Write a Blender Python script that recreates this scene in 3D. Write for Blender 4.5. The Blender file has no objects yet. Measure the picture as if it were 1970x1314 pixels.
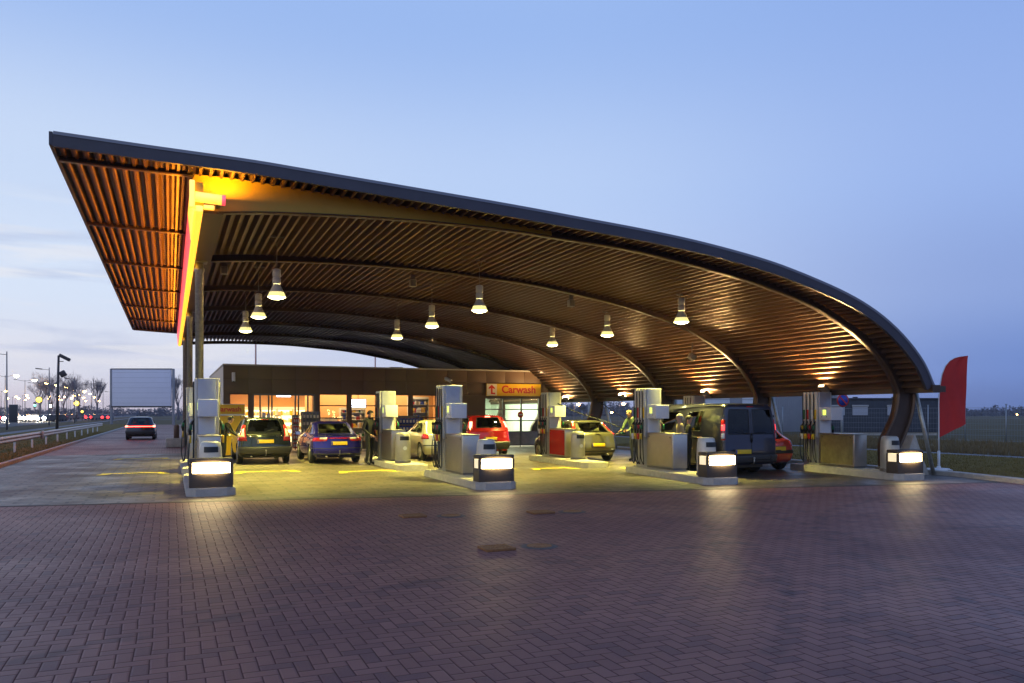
import bpy, bmesh, math, random
from mathutils import Vector, Matrix, noise as mnoise
random.seed(7)
R = math.radians
scene = bpy.context.scene
COL = scene.collection

# ------------------------------------------------------------------ materials
def srgb(r, g, b):
    f = lambda c: (c/255/12.92) if c/255 <= .04045 else ((c/255+.055)/1.055)**2.4
    return (f(r), f(g), f(b), 1)

MATS = {}
def mat(name, col, rough=.5, metal=0., var=0., scale=3., bump=0., bscale=60., coat=0., spec=.5, rvar=0.):
    m = bpy.data.materials.new(name); m.use_nodes = True
    nt = m.node_tree; b = nt.nodes['Principled BSDF']
    b.inputs['Base Color'].default_value = (*col[:3], 1)
    b.inputs['Roughness'].default_value = rough
    b.inputs['Metallic'].default_value = metal
    b.inputs['Coat Weight'].default_value = coat
    b.inputs['Coat Roughness'].default_value = .05
    b.inputs['Specular IOR Level'].default_value = spec
    if var or bump or rvar:
        tc = nt.nodes.new('ShaderNodeTexCoord')
        n = nt.nodes.new('ShaderNodeTexNoise'); n.inputs['Scale'].default_value = scale
        n.inputs['Detail'].default_value = 6; n.inputs['Roughness'].default_value = .65
        nt.links.new(tc.outputs['Object'], n.inputs['Vector'])
        if var:
            cr = nt.nodes.new('ShaderNodeMapRange')
            cr.inputs[1].default_value = .3; cr.inputs[2].default_value = .7
            cr.inputs[3].default_value = 1-var; cr.inputs[4].default_value = 1+var
            nt.links.new(n.outputs['Fac'], cr.inputs[0])
            mx = nt.nodes.new('ShaderNodeVectorMath'); mx.operation = 'SCALE'
            mx.inputs[0].default_value = col[:3]
            nt.links.new(cr.outputs[0], mx.inputs['Scale'])
            nt.links.new(mx.outputs[0], b.inputs['Base Color'])
        if rvar:
            rr = nt.nodes.new('ShaderNodeMapRange')
            rr.inputs[1].default_value = .3; rr.inputs[2].default_value = .7
            rr.inputs[3].default_value = max(.03, rough-rvar); rr.inputs[4].default_value = rough+rvar
            nt.links.new(n.outputs['Fac'], rr.inputs[0]); nt.links.new(rr.outputs[0], b.inputs['Roughness'])
        if bump:
            n2 = nt.nodes.new('ShaderNodeTexNoise'); n2.inputs['Scale'].default_value = bscale
            n2.inputs['Detail'].default_value = 4
            nt.links.new(tc.outputs['Object'], n2.inputs['Vector'])
            bp = nt.nodes.new('ShaderNodeBump'); bp.inputs['Strength'].default_value = bump
            bp.inputs['Distance'].default_value = .02
            nt.links.new(n2.outputs['Fac'], bp.inputs['Height']); nt.links.new(bp.outputs[0], b.inputs['Normal'])
    MATS[name] = m
    return m

def emit(name, col, strength, base=None):
    m = mat(name, base or (.6, .6, .6), .4)
    b = m.node_tree.nodes['Principled BSDF']
    b.inputs['Emission Color'].default_value = (*col[:3], 1)
    b.inputs['Emission Strength'].default_value = strength
    return m

def glassmat(name, tint, rough=.0):
    m = bpy.data.materials.new(name); m.use_nodes = True
    nt = m.node_tree; nt.nodes.clear()
    out = nt.nodes.new('ShaderNodeOutputMaterial')
    tr = nt.nodes.new('ShaderNodeBsdfTransparent'); tr.inputs[0].default_value = (*tint, 1)
    gl = nt.nodes.new('ShaderNodeBsdfGlossy'); gl.inputs['Roughness'].default_value = rough+.02
    fr = nt.nodes.new('ShaderNodeFresnel'); fr.inputs[0].default_value = 1.5
    mx = nt.nodes.new('ShaderNodeMixShader')
    nt.links.new(fr.outputs[0], mx.inputs[0]); nt.links.new(tr.outputs[0], mx.inputs[1])
    nt.links.new(gl.outputs[0], mx.inputs[2]); nt.links.new(mx.outputs[0], out.inputs[0])
    MATS[name] = m
    return m

mat('deck_metal', (.165, .092, .050), .40, .45, .18, 1.2, rvar=.05)
mat('rib_metal', (.085, .052, .033), .40, .5, .12, 2)
mat('fascia_metal', (.062, .056, .068), .42, .4, .12, 1.5)
mat('fascia_strip', (.20, .20, .23), .35, .5)
mat('roof_top', (.05, .05, .06), .5, .3)
mat('beam_brown', (.085, .052, .04), .45, .2, .1, 2)
mat('yellow_panel', (.62, .36, .02), .45, 0, .08, 1.2)
mat('galvanised', (.42, .41, .36), .38, .6, .25, 14, bump=.1, bscale=40)
mat('steel', (.55, .50, .42), .34, .92, .10, 2.5, rvar=.05)
mat('steel_dark', (.22, .20, .18), .35, .6, .15, 5)
mat('pump_grey', (.40, .40, .44), .36, .35, .08, 5)
mat('pump_white', (.74, .74, .78), .35, 0, .04, 6)
mat('black', (.012, .012, .012), .4)
mat('rubber', (.012, .012, .013), .6)
mat('plastic_dark', (.035, .033, .032), .45, 0, .1, 8)
mat('box_dark', (.085, .062, .045), .5, .1, .15, 6)
mat('bin_grey', (.46, .43, .36), .35, .3, .08, 5)
mat('bin_white', (.62, .58, .5), .35, .1, .06, 5)
mat('white', (.78, .78, .78), .4)
mat('red_gloss', (.55, .015, .012), .18, .2, coat=.5)
mat('red_plastic', (.5, .02, .02), .35)
mat('green_plastic', (.01, .13, .05), .35)
mat('yellow_plastic', (.75, .48, .02), .35)
mat('plate_yellow', (.78, .5, .02), .4)
mat('plate_blue', (.02, .05, .35), .4)
mat('concrete', (.46, .42, .36), .8, 0, .22, 5, bump=.3, bscale=50)
mat('kerb', (.44, .40, .35), .8, 0, .2, 4, bump=.3, bscale=40)
mat('kerb_side', (.13, .10, .08), .8, 0, .25, 5)
mat('asphalt', (.07, .065, .065), .75, 0, .2, 2, bump=.3, bscale=80)
mat('path', (.16, .15, .15), .8, 0, .15, 2)
mat('terrain', (.12, .095, .05), .95, 0, .4, .25, bump=.4, bscale=3, spec=.05)
mat('grass_green', (.17, .118, .034), .95, 0, .5, 5, bump=.5, bscale=40, spec=.05)
mat('grass_blade', (.20, .145, .04), .8, 0, .5, 2, spec=.1)
mat('dry_grass', (.20, .14, .065), .85, 0, .4, 2, spec=.1)
mat('marking_yellow', (.85, .68, .02), .6, 0, .2, 9)
mat('drain_metal', (.03, .028, .028), .5, .6)
mat('rust', (.30, .13, .04), .6, .15, .4, 22, bump=.5, bscale=60)
mat('wall_brown', (.125, .072, .05), .5, .05, .08, 1.2)
mat('wall_joint', (.03, .018, .013), .7)
mat('trim_light', (.42, .40, .38), .45, .4)
mat('frame_brown', (.11, .035, .02), .45)
mat('frame_alu', (.13, .12, .12), .4, .5)
mat('room_orange', (.72, .42, .18), .7, 0, .06, 1)
mat('room_floor', (.35, .26, .18), .5)
mat('room_white', (.75, .74, .70), .7)
mat('shelf_white', (.7, .68, .62), .5)
mat('wash_wall', (.62, .70, .62), .4, 0, .2, 1.5)
mat('brush_blue', (.03, .08, .4), .9)
mat('sign_yellow', (.85, .50, .015), .4)
mat('sign_red', (.65, .03, .012), .4)
mat('sign_cream', (.82, .72, .55), .4)
mat('cabin_blue', (.055, .06, .075), .6, .1, .12, 1)
mat('cabin_window', (.42, .42, .46), .5)
mat('hall_grey', (.30, .30, .32), .6, .2, .08, 1)
mat('hall_white', (.72, .74, .76), .5)
mat('fence_metal', (.30, .32, .34), .5, .5)
mat('flag_red', (.52, .02, .015), .7, 0, .1, 3)
mat('mast_lamplit', (.85, .45, .34), .5)  # orange lamplight on the masts is put into their colour
mat('pole_white', (.72, .72, .72), .4)
mat('lamp_pole', (.17, .165, .17), .5, .5)
mat('pole_dark', (.06, .055, .055), .5, .3)
mat('rail_metal', (.34, .32, .31), .4, .7, .2, 3)
mat('billboard_face', (.85, .83, .90), .6, 0, .06, .15)
mat('bark_hazed', (.17, .145, .165), .9)  # paled towards blue, distance haze mixed into the tree colour
mat('wood_far', (.075, .075, .10), .95, 0, .35, .05)
mat('tyre', (.012, .012, .012), .75)
mat('rim', (.45, .44, .42), .3, .8)
mat('trim_black', (.02, .02, .021), .5)
mat('interior', (.12, .11, .09), .8)
mat('seat_grey', (.24, .22, .18), .85)
mat('lens_clear', (.75, .72, .68), .12, 0, coat=.6)
mat('lens_red', (.45, .012, .012), .12, 0, coat=.6)
mat('chrome', (.7, .7, .68), .12, 1)
mat('skin', (.48, .27, .18), .55)
mat('hair_dark', (.02, .015, .012), .7)
mat('hair_blond', (.50, .38, .14), .7)
mat('hair_grey', (.32, .29, .25), .7)
mat('cloth_black', (.007, .007, .009), .85)
mat('cloth_green', (.09, .13, .075), .85)
mat('cloth_beige', (.30, .23, .13), .85)
mat('cloth_navy', (.02, .022, .035), .85)
mat('cloth_olive', (.016, .015, .012), .85)
mat('shoe', (.015, .013, .012), .6)
mat('paint_green', (.018, .026, .028), .25, .45, coat=1.)
mat('paint_blue', (.016, .012, .27), .25, .45, coat=1.)
mat('paint_silver', (.50, .46, .34), .28, .5, coat=1.)
mat('paint_redmpv', (.42, .012, .014), .22, .3, coat=1.)
mat('paint_bronze', (.17, .155, .095), .28, .55, coat=1.)
mat('paint_van', (.030, .031, .050), .32, .3, coat=.8)
mat('paint_red', (.52, .035, .022), .28, .1, coat=.9)
mat('paint_dark', (.03, .025, .03), .3, .3, coat=.8)
glassmat('glass_clear', (.93, .95, .93))
glassmat('glass_car', (.80, .84, .70))
glassmat('glass_dark', (.06, .065, .075))
glassmat('glass_wash', (.80, .88, .80), .12)

WARM = (1., .80, .34)
emit('lens_box', (1., .76, .36), 34)
emit('lens_side', (1., .80, .42), .9)
emit('lens_pendant', (1., .90, .40), 22)
mat('shade_white', (.62, .60, .52), .4)
emit('shade_glow', (1., .84, .28), 1.1)
emit('lens_flood', (1., .72, .34), 220)
emit('lens_flood_small', (1., .72, .34), 6)
emit('tube_yellow', (1., .44, .02), 2.0)
emit('tube_yellow_soft', (1., .42, .01), 2.2)
emit('tube_red', (1., .035, .05), 1.25)
emit('panel_ceiling', (1., .74, .40), 7)
emit('panel_cooler', (1., .83, .42), 2.6, (.8, .75, .6))
emit('panel_wash', (.93, 1., .80), 9)
emit('screen_white', (.82, .88, 1.), 5)
emit('screen_digit', (.62, .85, .05), 2.2)
emit('screen_red', (1., .03, .05), 2)
emit('tail_lit', (1., .04, .04), 4, (.4, .01, .01))
emit('tail_hot', (1., .16, .10), 9, (.4, .01, .01))
emit('tail_streak', (1., .06, .03), 12)
emit('head_lit', (1., .90, .72), 300)
emit('street_lit', (1., .55, .16), 130)
emit('street_small', (1., .50, .14), 60)
emit('signal_amber', (1., .68, .03), 4)
emit('signal_green', (.1, 1., .55), 3)
emit('string_light', (1., .72, .25), 9)

def stdnodes(m):
    nt = m.node_tree
    return nt, nt.nodes['Principled BSDF']

class NB:
    """small helper for node maths"""
    def __init__(s, nt): s.nt = nt
    def _in(s, sock, v):
        if hasattr(v, 'is_linked') or hasattr(v, 'links'): s.nt.links.new(v, sock)
        else: sock.default_value = v
    def m(s, op, a, b=0., c=0.):
        n = s.nt.nodes.new('ShaderNodeMath'); n.operation = op
        s._in(n.inputs[0], a); s._in(n.inputs[1], b); s._in(n.inputs[2], c)
        return n.outputs[0]
    def mix(s, f, a, b):
        n = s.nt.nodes.new('ShaderNodeMix'); n.data_type = 'RGBA'
        s._in(n.inputs[0], f)
        for k, v in ((6, a), (7, b)):
            if isinstance(v, tuple): n.inputs[k].default_value = (*v[:3], 1)
            else: s.nt.links.new(v, n.inputs[k])
        return n.outputs[2]
    def noise(s, vec, scale, detail=4, rough=.6, dist=0.):
        n = s.nt.nodes.new('ShaderNodeTexNoise'); n.inputs['Scale'].default_value = scale
        n.inputs['Detail'].default_value = detail; n.inputs['Roughness'].default_value = rough
        n.inputs['Distortion'].default_value = dist
        s.nt.links.new(vec, n.inputs['Vector']); return n.outputs['Fac']
    def rng(s, v, a, b, c, d, smooth=False):
        n = s.nt.nodes.new('ShaderNodeMapRange')
        if smooth: n.interpolation_type = 'SMOOTHSTEP'
        s._in(n.inputs[0], v)
        for k, q in zip((1, 2, 3, 4), (a, b, c, d)): n.inputs[k].default_value = q
        return n.outputs[0]

def brick_paving():
    """90 degree herringbone of clay pavers, 10.5 x 21 cm"""
    m = mat('herringbone', (.2, .1, .1), .6); nt, b = stdnodes(m); N = NB(nt)
    tc = nt.nodes.new('ShaderNodeTexCoord'); P = tc.outputs['Object']
    warp = nt.nodes.new('ShaderNodeTexNoise'); warp.inputs['Scale'].default_value = 1.3
    nt.links.new(P, warp.inputs['Vector'])
    va = nt.nodes.new('ShaderNodeVectorMath'); va.operation = 'MULTIPLY_ADD'
    nt.links.new(warp.outputs['Color'], va.inputs[0]); va.inputs[1].default_value = (.03, .03, 0)
    nt.links.new(P, va.inputs[2])
    sp = nt.nodes.new('ShaderNodeSeparateXYZ'); nt.links.new(va.outputs[0], sp.inputs[0])
    w = .112
    x = N.m('DIVIDE', sp.outputs[0], w); y = N.m('DIVIDE', sp.outputs[1], w)
    i = N.m('FLOOR', x); j = N.m('FLOOR', y)
    fx = N.m('SUBTRACT', x, i); fy = N.m('SUBTRACT', y, j)
    k = N.m('FLOORED_MODULO', N.m('SUBTRACT', i, j), 4.)
    k = N.m('ROUND', k)
    k0 = N.m('COMPARE', k, 0., .2); k1 = N.m('COMPARE', k, 1., .2); k2 = N.m('COMPARE', k, 2., .2); k3 = N.m('COMPARE', k, 3., .2)
    gx, gy = N.m('SUBTRACT', 1., fx), N.m('SUBTRACT', 1., fy)
    big = 9.
    dl = N.m('ADD', fx, N.m('MULTIPLY', k1, big)); dr = N.m('ADD', gx, N.m('MULTIPLY', k0, big))
    db = N.m('ADD', fy, N.m('MULTIPLY', k2, big)); dt = N.m('ADD', gy, N.m('MULTIPLY', k3, big))
    d = N.m('MINIMUM', N.m('MINIMUM', dl, dr), N.m('MINIMUM', db, dt))
    bi = N.m('SUBTRACT', i, k1); bj = N.m('SUBTRACT', j, k2)
    cb = nt.nodes.new('ShaderNodeCombineXYZ'); nt.links.new(bi, cb.inputs[0]); nt.links.new(bj, cb.inputs[1])
    wn = nt.nodes.new('ShaderNodeTexWhiteNoise'); wn.noise_dimensions = '2D'; nt.links.new(cb.outputs[0], wn.inputs['Vector'])
    rnd = wn.outputs['Value']
    c = N.mix(rnd, (.245, .102, .075), (.345, .150, .108))
    c = N.mix(N.rng(rnd, .86, .9, 0, .7), c, (.13, .06, .056))
    big_n = N.noise(P, .22, 6, .65)
    c = N.mix(N.rng(big_n, .42, .66, 0, .65), c, (.12, .052, .05))
    fine = N.noise(P, 55, 3, .6)
    c = N.mix(N.rng(fine, .35, .75, 0, .35), c, (.29, .14, .115))
    stain = N.noise(P, 1.7, 6, .7, .6)
    c = N.mix(N.rng(stain, .64, .74, 0, .55), c, (.06, .045, .05))
    def blot(scale, lo, hi, seed):
        vo = nt.nodes.new('ShaderNodeTexVoronoi'); vo.inputs['Scale'].default_value = scale
        mp_ = nt.nodes.new('ShaderNodeVectorMath'); mp_.operation = 'ADD'; mp_.inputs[1].default_value = (seed, seed*.7, 0)
        nt.links.new(va.outputs[0], mp_.inputs[0]); nt.links.new(mp_.outputs[0], vo.inputs['Vector'])
        sc = nt.nodes.new('ShaderNodeSeparateColor'); nt.links.new(vo.outputs['Color'], sc.inputs[0])
        return N.m('MULTIPLY', N.rng(vo.outputs['Distance'], lo, hi, 1, 0, True), N.m('GREATER_THAN', sc.outputs[0], .62))
    c = N.mix(N.m('MULTIPLY', blot(.9, .05, .13, 3.), .6), c, (.035, .024, .026))       # oil drips
    c = N.mix(N.m('MULTIPLY', blot(2.3, .02, .07, 9.), .5), c, (.05, .035, .036))
    c = N.mix(blot(3.1, .006, .011, 5.), c, (.62, .60, .56))                             # pale specks of litter
    sx0 = nt.nodes.new('ShaderNodeSeparateXYZ'); nt.links.new(P, sx0.inputs[0])
    tn = N.rng(N.noise(P, 2.4, 4), .42, .62, 0, 1, True)
    for (cx0, cy0, rad) in ((-2.5, 12.5, 10.3), (-2.5, 12.5, 11.85), (15.5, 3.0, 9.0), (15.5, 3.0, 10.5), (7.5, -9, 17.5)):  # tyre tracks
        dx_, dy_ = N.m('SUBTRACT', sx0.outputs[0], cx0), N.m('SUBTRACT', sx0.outputs[1], cy0)
        rr_ = N.m('SQRT', N.m('ADD', N.m('MULTIPLY', dx_, dx_), N.m('MULTIPLY', dy_, dy_)))
        tr_ = N.rng(N.m('ABSOLUTE', N.m('SUBTRACT', rr_, rad)), .05, .15, .42, 0, True)
        c = N.mix(N.m('MULTIPLY', tr_, tn), c, (.05, .033, .036))
    joint = N.rng(d, .022, .07, 1, 0, True)
    jd = N.noise(P, 6, 3)
    c = N.mix(N.m('MULTIPLY', joint, N.rng(jd, .3, .7, .7, 1)), c, (.10, .050, .045))
    nt.links.new(c, b.inputs['Base Color'])
    nt.links.new(N.rng(big_n, .35, .7, .42, .62), b.inputs['Roughness'])
    h = N.m('ADD', N.rng(d, .02, .16, 0, 1, True), N.m('ADD', N.m('MULTIPLY', rnd, .28), N.m('MULTIPLY', fine, .22)))
    nt.links.new(N.rng(joint, 0, 1, .22, 0), b.inputs['Specular IOR Level'])
    bp = nt.nodes.new('ShaderNodeBump'); bp.inputs['Strength'].default_value = .5; bp.inputs['Distance'].default_value = .005
    nt.links.new(h, bp.inputs['Height']); nt.links.new(bp.outputs[0], b.inputs['Normal'])
    return m
brick_paving()

def slab_paving():
    m = mat('slab_paving', (.2, .18, .14), .5); nt, b = stdnodes(m); N = NB(nt)
    tc = nt.nodes.new('ShaderNodeTexCoord'); P = tc.outputs['Object']
    bt = nt.nodes.new('ShaderNodeTexBrick'); nt.links.new(P, bt.inputs['Vector'])
    bt.inputs['Scale'].default_value = 1.; bt.inputs['Brick Width'].default_value = .60; bt.inputs['Row Height'].default_value = .30
    bt.inputs['Mortar Size'].default_value = .03; bt.inputs['Mortar Smooth'].default_value = .1
    bt.inputs['Color1'].default_value = (.085, .064, .047, 1); bt.inputs['Color2'].default_value = (.175, .135, .098, 1)
    bt.inputs['Mortar'].default_value = (.016, .012, .01, 1)
    bign = N.noise(P, .5, 5, .65)
    c = N.mix(N.rng(bign, .4, .7, 0, .5), bt.outputs['Color'], (.07, .054, .044))
    oil = N.noise(P, 1.4, 6, .7, .8)
    c = N.mix(N.rng(oil, .60, .72, 0, .65), c, (.05, .043, .038))
    # lumps of pale joint sand where slab corners meet
    sp = nt.nodes.new('ShaderNodeSeparateXYZ'); nt.links.new(P, sp.inputs[0])
    fine = N.noise(P, 40, 3)
    c = N.mix(N.rng(fine, .4, .8, 0, .3), c, (.20, .17, .12))
    nt.links.new(c, b.inputs['Base Color'])
    b.inputs['Specular IOR Level'].default_value = .4
    nt.links.new(N.rng(bign, .35, .65, .34, .6), b.inputs['Roughness'])
    bp = nt.nodes.new('ShaderNodeBump'); bp.inputs['Strength'].default_value = .6; bp.inputs['Distance'].default_value = .005
    nt.links.new(N.m('ADD', N.m('MULTIPLY', bt.outputs['Fac'], -1.), N.m('MULTIPLY', fine, .3)), bp.inputs['Height'])
    nt.links.new(bp.outputs[0], b.inputs['Normal'])
    return m
slab_paving()

# ------------------------------------------------------------------ mesh helpers
class MB:
    def __init__(s): s.bm = bmesh.new(); s.mi = 0
    def _add(s, verts, faces, smooth=False):
        vs = [s.bm.verts.new(v) for v in verts]
        for f in faces:
            try:
                fc = s.bm.faces.new([vs[k] for k in f]); fc.material_index = s.mi; fc.smooth = smooth
            except ValueError: pass
        return vs
    def box(s, x0, x1, y0, y1, z0, z1, bev=0., M=None):
        vs = [(x, y, z) for z in (z0, z1) for y in (y0, y1) for x in (x0, x1)]
        fs = [(0, 2, 3, 1), (4, 5, 7, 6), (0, 1, 5, 4), (2, 6, 7, 3), (0, 4, 6, 2), (1, 3, 7, 5)]
        if not bev:
            if M: vs = [M @ Vector(v) for v in vs]
            s._add(vs, fs); return s
        t = bmesh.new(); tv = [t.verts.new(v) for v in vs]
        for f in fs: t.faces.new([tv[k] for k in f])
        bmesh.ops.bevel(t, geom=t.edges[:], offset=bev, segments=2, affect='EDGES', profile=.6)
        t.verts.index_update()
        s._add([(M @ v.co) if M else v.co.copy() for v in t.verts], [[v.index for v in f.verts] for f in t.faces], True)
        t.free(); return s
    def tube(s, pts, r, n=8, caps=True, smooth=True):
        pts = [Vector(p) for p in pts]; N = len(pts)
        rs = r if isinstance(r, (list, tuple)) else [r]*N
        vs = []; up = None
        for k, p in enumerate(pts):
            d = (pts[min(k+1, N-1)]-pts[max(k-1, 0)]).normalized()
            if up is None: up = d.orthogonal().normalized()
            a = (up - d*up.dot(d))
            a = a.normalized() if a.length > 1e-6 else d.orthogonal().normalized()
            up = a; bb = d.cross(a)
            for q in range(n):
                t = 2*math.pi*q/n
                vs.append(p+(a*math.cos(t)+bb*math.sin(t))*rs[k])
        fs = [(k*n+q, k*n+(q+1) % n, (k+1)*n+(q+1) % n, (k+1)*n+q) for k in range(N-1) for q in range(n)]
        if caps: fs += [tuple(range(n-1, -1, -1)), tuple((N-1)*n+q for q in range(n))]
        s._add(vs, fs, smooth); return s
    def lathe(s, prof, n=20, M=None, smooth=True, axis='z', caps=True):
        vs = []
        for r_, z in prof:
            for q in range(n):
                t = 2*math.pi*q/n; a, b = r_*math.cos(t), r_*math.sin(t)
                v = Vector((a, b, z)) if axis == 'z' else Vector((z, a, b))
                vs.append(M @ v if M else v)
        m = len(prof)
        fs = [(k*n+q, k*n+(q+1) % n, (k+1)*n+(q+1) % n, (k+1)*n+q) for k in range(m-1) for q in range(n)]
        if caps and prof[0][0] > 1e-4: fs.append(tuple(range(n-1, -1, -1)))
        if caps and prof[-1][0] > 1e-4 and not (m == 2 and prof[0][0] < 1e-4): fs.append(tuple((m-1)*n+q for q in range(n)))
        s._add(vs, fs, smooth); return s
    def prism(s, outline, y0, y1, axis='y', M=None):
        n = len(outline)
        mk = {'y': lambda a, b, h: (a, h, b), 'x': lambda a, b, h: (h, a, b), 'z': lambda a, b, h: (a, b, h)}[axis]
        vs = [Vector(mk(a, b, y0)) for a, b in outline]+[Vector(mk(a, b, y1)) for a, b in outline]
        if M: vs = [M @ v for v in vs]
        fs = [tuple(range(n)), tuple(range(2*n-1, n-1, -1))]+[(k, (k+1) % n, n+(k+1) % n, n+k) for k in range(n)]
        s._add(vs, fs); return s
    def quad(s, *v): s._add(v, [tuple(range(len(v)))]); return s
    def grid(s, rows, smooth=True, close=False):
        n = len(rows[0]); vs = [v for r_ in rows for v in r_]
        fs = [(a*n+b, a*n+(b+1) % n, (a+1)*n+(b+1) % n, (a+1)*n+b) for a in range(len(rows)-1) for b in range(n if close else n-1)]
        s._add(vs, fs, smooth); return s
    def build(s, name, mats, parent=None, loc=(0, 0, 0), rotz=0., recalc=True):
        if recalc: bmesh.ops.recalc_face_normals(s.bm, faces=s.bm.faces[:])
        me = bpy.data.meshes.new(name); s.bm.to_mesh(me); s.bm.free()
        for m in (mats if isinstance(mats, (list, tuple)) else [mats]): me.materials.append(MATS[m])
        o = bpy.data.objects.new(name, me); COL.objects.link(o)
        o.location = loc; o.rotation_euler = (0, 0, rotz)
        if parent: o.parent = parent
        return o

def thing(name, label, cat, loc=(0, 0, 0), rotz=0., group=None):
    o = bpy.data.objects.new(name, None); COL.objects.link(o)
    o.empty_display_size = .2; o.location = loc; o.rotation_euler = (0, 0, rotz)
    return tag(o, label, cat, group)
def tag(o, label, cat, group=None):
    o['label'] = label; o['category'] = cat
    if group: o['group'] = group
    return o
def struct(o, kind='structure'): o['kind'] = kind; return o
def kids(o): return [c for c in COL.objects if c.parent == o]
def dup(o, parent=None, loc=None, rotz=None, label=None):
    src = kids(o)
    c = o.copy(); COL.objects.link(c)
    if parent: c.parent = parent
    if loc is not None: c.location = loc
    if rotz is not None: c.rotation_euler = (0, 0, rotz)
    if label: c['label'] = label
    for k in src: dup(k, c)
    return c
def light(name, kind, loc, energy, col, parent=None, rot=(0, 0, 0), **kw):
    l = bpy.data.lights.new(name, kind); l.energy = energy; l.color = col
    for k, v in kw.items(): setattr(l, k, v)
    o = bpy.data.objects.new(name, l); COL.objects.link(o); o.location = loc; o.rotation_euler = rot
    if parent: o.parent = parent
    return o
def interp(tab, x):
    if x <= tab[0][0]: return tab[0][1]
    for (a, b), (c, d) in zip(tab, tab[1:]):
        if x <= c: return b+(d-b)*(x-a)/(c-a)
    return tab[-1][1]
def catmull(pts, per=6):
    out = []; P = [Vector(p) for p in pts]
    P = [P[0]*2-P[1]]+P+[P[-1]*2-P[-2]]
    for k in range(1, len(P)-2):
        for q in range(per):
            t = q/per; a, b, c, d = P[k-1:k+3]
            out.append(.5*((2*b)+(c-a)*t+(2*a-5*b+4*c-d)*t*t+(3*b-a-3*c+d)*t**3))
    out.append(P[-2]); return out
def text_mesh(name, body, size, m, parent, loc, rot, depth=.006, offset=.0, sx=1.):
    cu = bpy.data.curves.new(name, 'FONT'); cu.body = body; cu.size = size; cu.extrude = depth; cu.offset = offset
    cu.align_x = 'CENTER'; cu.align_y = 'CENTER'
    o = bpy.data.objects.new(name+'_tmp', cu); COL.objects.link(o)
    dg = bpy.context.evaluated_depsgraph_get()
    me = bpy.data.meshes.new_from_object(o.evaluated_get(dg)); bpy.data.objects.remove(o)
    me.materials.clear(); me.materials.append(MATS[m])
    t = bpy.data.objects.new(name, me); COL.objects.link(t); t.parent = parent
    t.location = loc; t.rotation_euler = rot; t.scale = (sx, 1, 1)
    return t

# ------------------------------------------------------------------ setting: ground, paving, kerbs, road
def sheet(name, pts, z, m, kind='structure'):
    b = MB(); b._add([(x, y, z) for x, y in pts], [tuple(range(len(pts)))])
    o = b.build(name, m); struct(o, kind); return o
DR = lambda u: 16.42-.172*u           # drain line in front of the islands
sheet('ground', [(-1500, -300), (1500, -300), (1500, 2500), (-1500, 2500)], -.04, 'terrain')
LK = -4.85
sheet('forecourt_paving', [(-60, -12), (60, -12), (60, 6.5), (22, 11.0), (19.2, 11.8), (18.9, 12.6), (18.95, DR(18.95)), (LK, DR(LK)), (LK, 20), (-9, 19.0), (-60, 19)], 0, 'herringbone')
sheet('canopy_paving', [(LK, DR(LK)+.13), (19.4, DR(19.4)+.13), (19.4, 36.6), (LK, 36.6)], .001, 'slab_paving')
sheet('rear_paving', [(LK, 36.62), (60, 36.62), (60, 130), (LK, 130)], -.004, 'herringbone')
b = MB()
b.quad((LK, DR(LK), .004), (19.4, DR(19.4), .004), (19.4, DR(19.4)+.06, .004), (LK, DR(LK)+.06, .004))
struct(b.build('drain_channel', 'drain_metal'))
b = MB()
b.quad((LK, DR(LK)+.06, .006), (19.4, DR(19.4)+.06, .006), (19.4, DR(19.4)+.14, .006), (LK, DR(LK)+.14, .006))
struct(b.build('drain_edge_strip', 'kerb_side'))

def kerb(name, pts, w=.14, h=.12, m='kerb'):
    b = MB(); n = len(pts); L = []; Rr = []
    for k in range(n):
        a = Vector(pts[max(k-1, 0)]); c = Vector(pts[min(k+1, n-1)]); d = (c-a).normalized(); nn = Vector((-d.y, d.x))
        L.append(Vector(pts[k])+nn*w/2); Rr.append(Vector(pts[k])-nn*w/2)
    rows = [[(p.x, p.y, -.02) for p in L], [(p.x, p.y, h-.02) for p in L], [(L[i].x*.85+Rr[i].x*.15, L[i].y*.85+Rr[i].y*.15, h) for i in range(n)],
            [(L[i].x*.15+Rr[i].x*.85, L[i].y*.15+Rr[i].y*.85, h) for i in range(n)], [(p.x, p.y, h-.02) for p in Rr], [(p.x, p.y, -.02) for p in Rr]]
    b.grid(rows, False); return struct(b.build(name, m))
kerb('verge_kerb', [(-14, 19.1), (-9, 19.3), (-6.4, 20.2), (-5.3, 22.0), (LK-.07, 25), (LK-.07, 130)])
kerb('lawn_kerb', [(45, 8.5), (22, 11.0), (19.3, 11.7), (18.75, 12.3), (19.45, 14.9), (19.5, 17), (19.5, 36)], .2, .13)
verge = [(-14, 19.2), (-9, 19.4), (-6.45, 20.3), (-5.4, 22.1), (LK-.15, 25), (LK-.15, 130), (-11.5, 130), (-11.5, 19.2)]
sheet('grass_verge', [(-30, 19.2)]+verge[:6]+[(-11.5, 130), (-11.5, 60), (-30, 60)], .085, 'grass_green')
sheet('lawn', [(28.0, 10.45), (22, 11.1), (19.4, 11.8), (18.85, 12.3), (19.55, 14.9), (19.6, 17), (19.6, 36), (26, 60), (28.0, 60)], .10, 'grass_green')
sheet('rough_field', [(29.6, 10.1), (140, -5), (140, 130), (29.6, 130)], .02, 'terrain')
sheet('footpath', [(28.0, 10.3), (29.6, 10.1), (29.6, 90), (28.0, 90)], .06, 'path')
sheet('service_lane', [(-13.2, 40), (-11.6, 40), (-11.6, 400), (-13.2, 400)], .03, 'path')
sheet('main_road', [(-32, 30), (-18.5, 30), (-18.5, 900), (-32, 900)], .0, 'asphalt')
sheet('far_carriageway', [(-50, 30), (-36, 30), (-36, 900), (-50, 900)], .0, 'asphalt')
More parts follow.
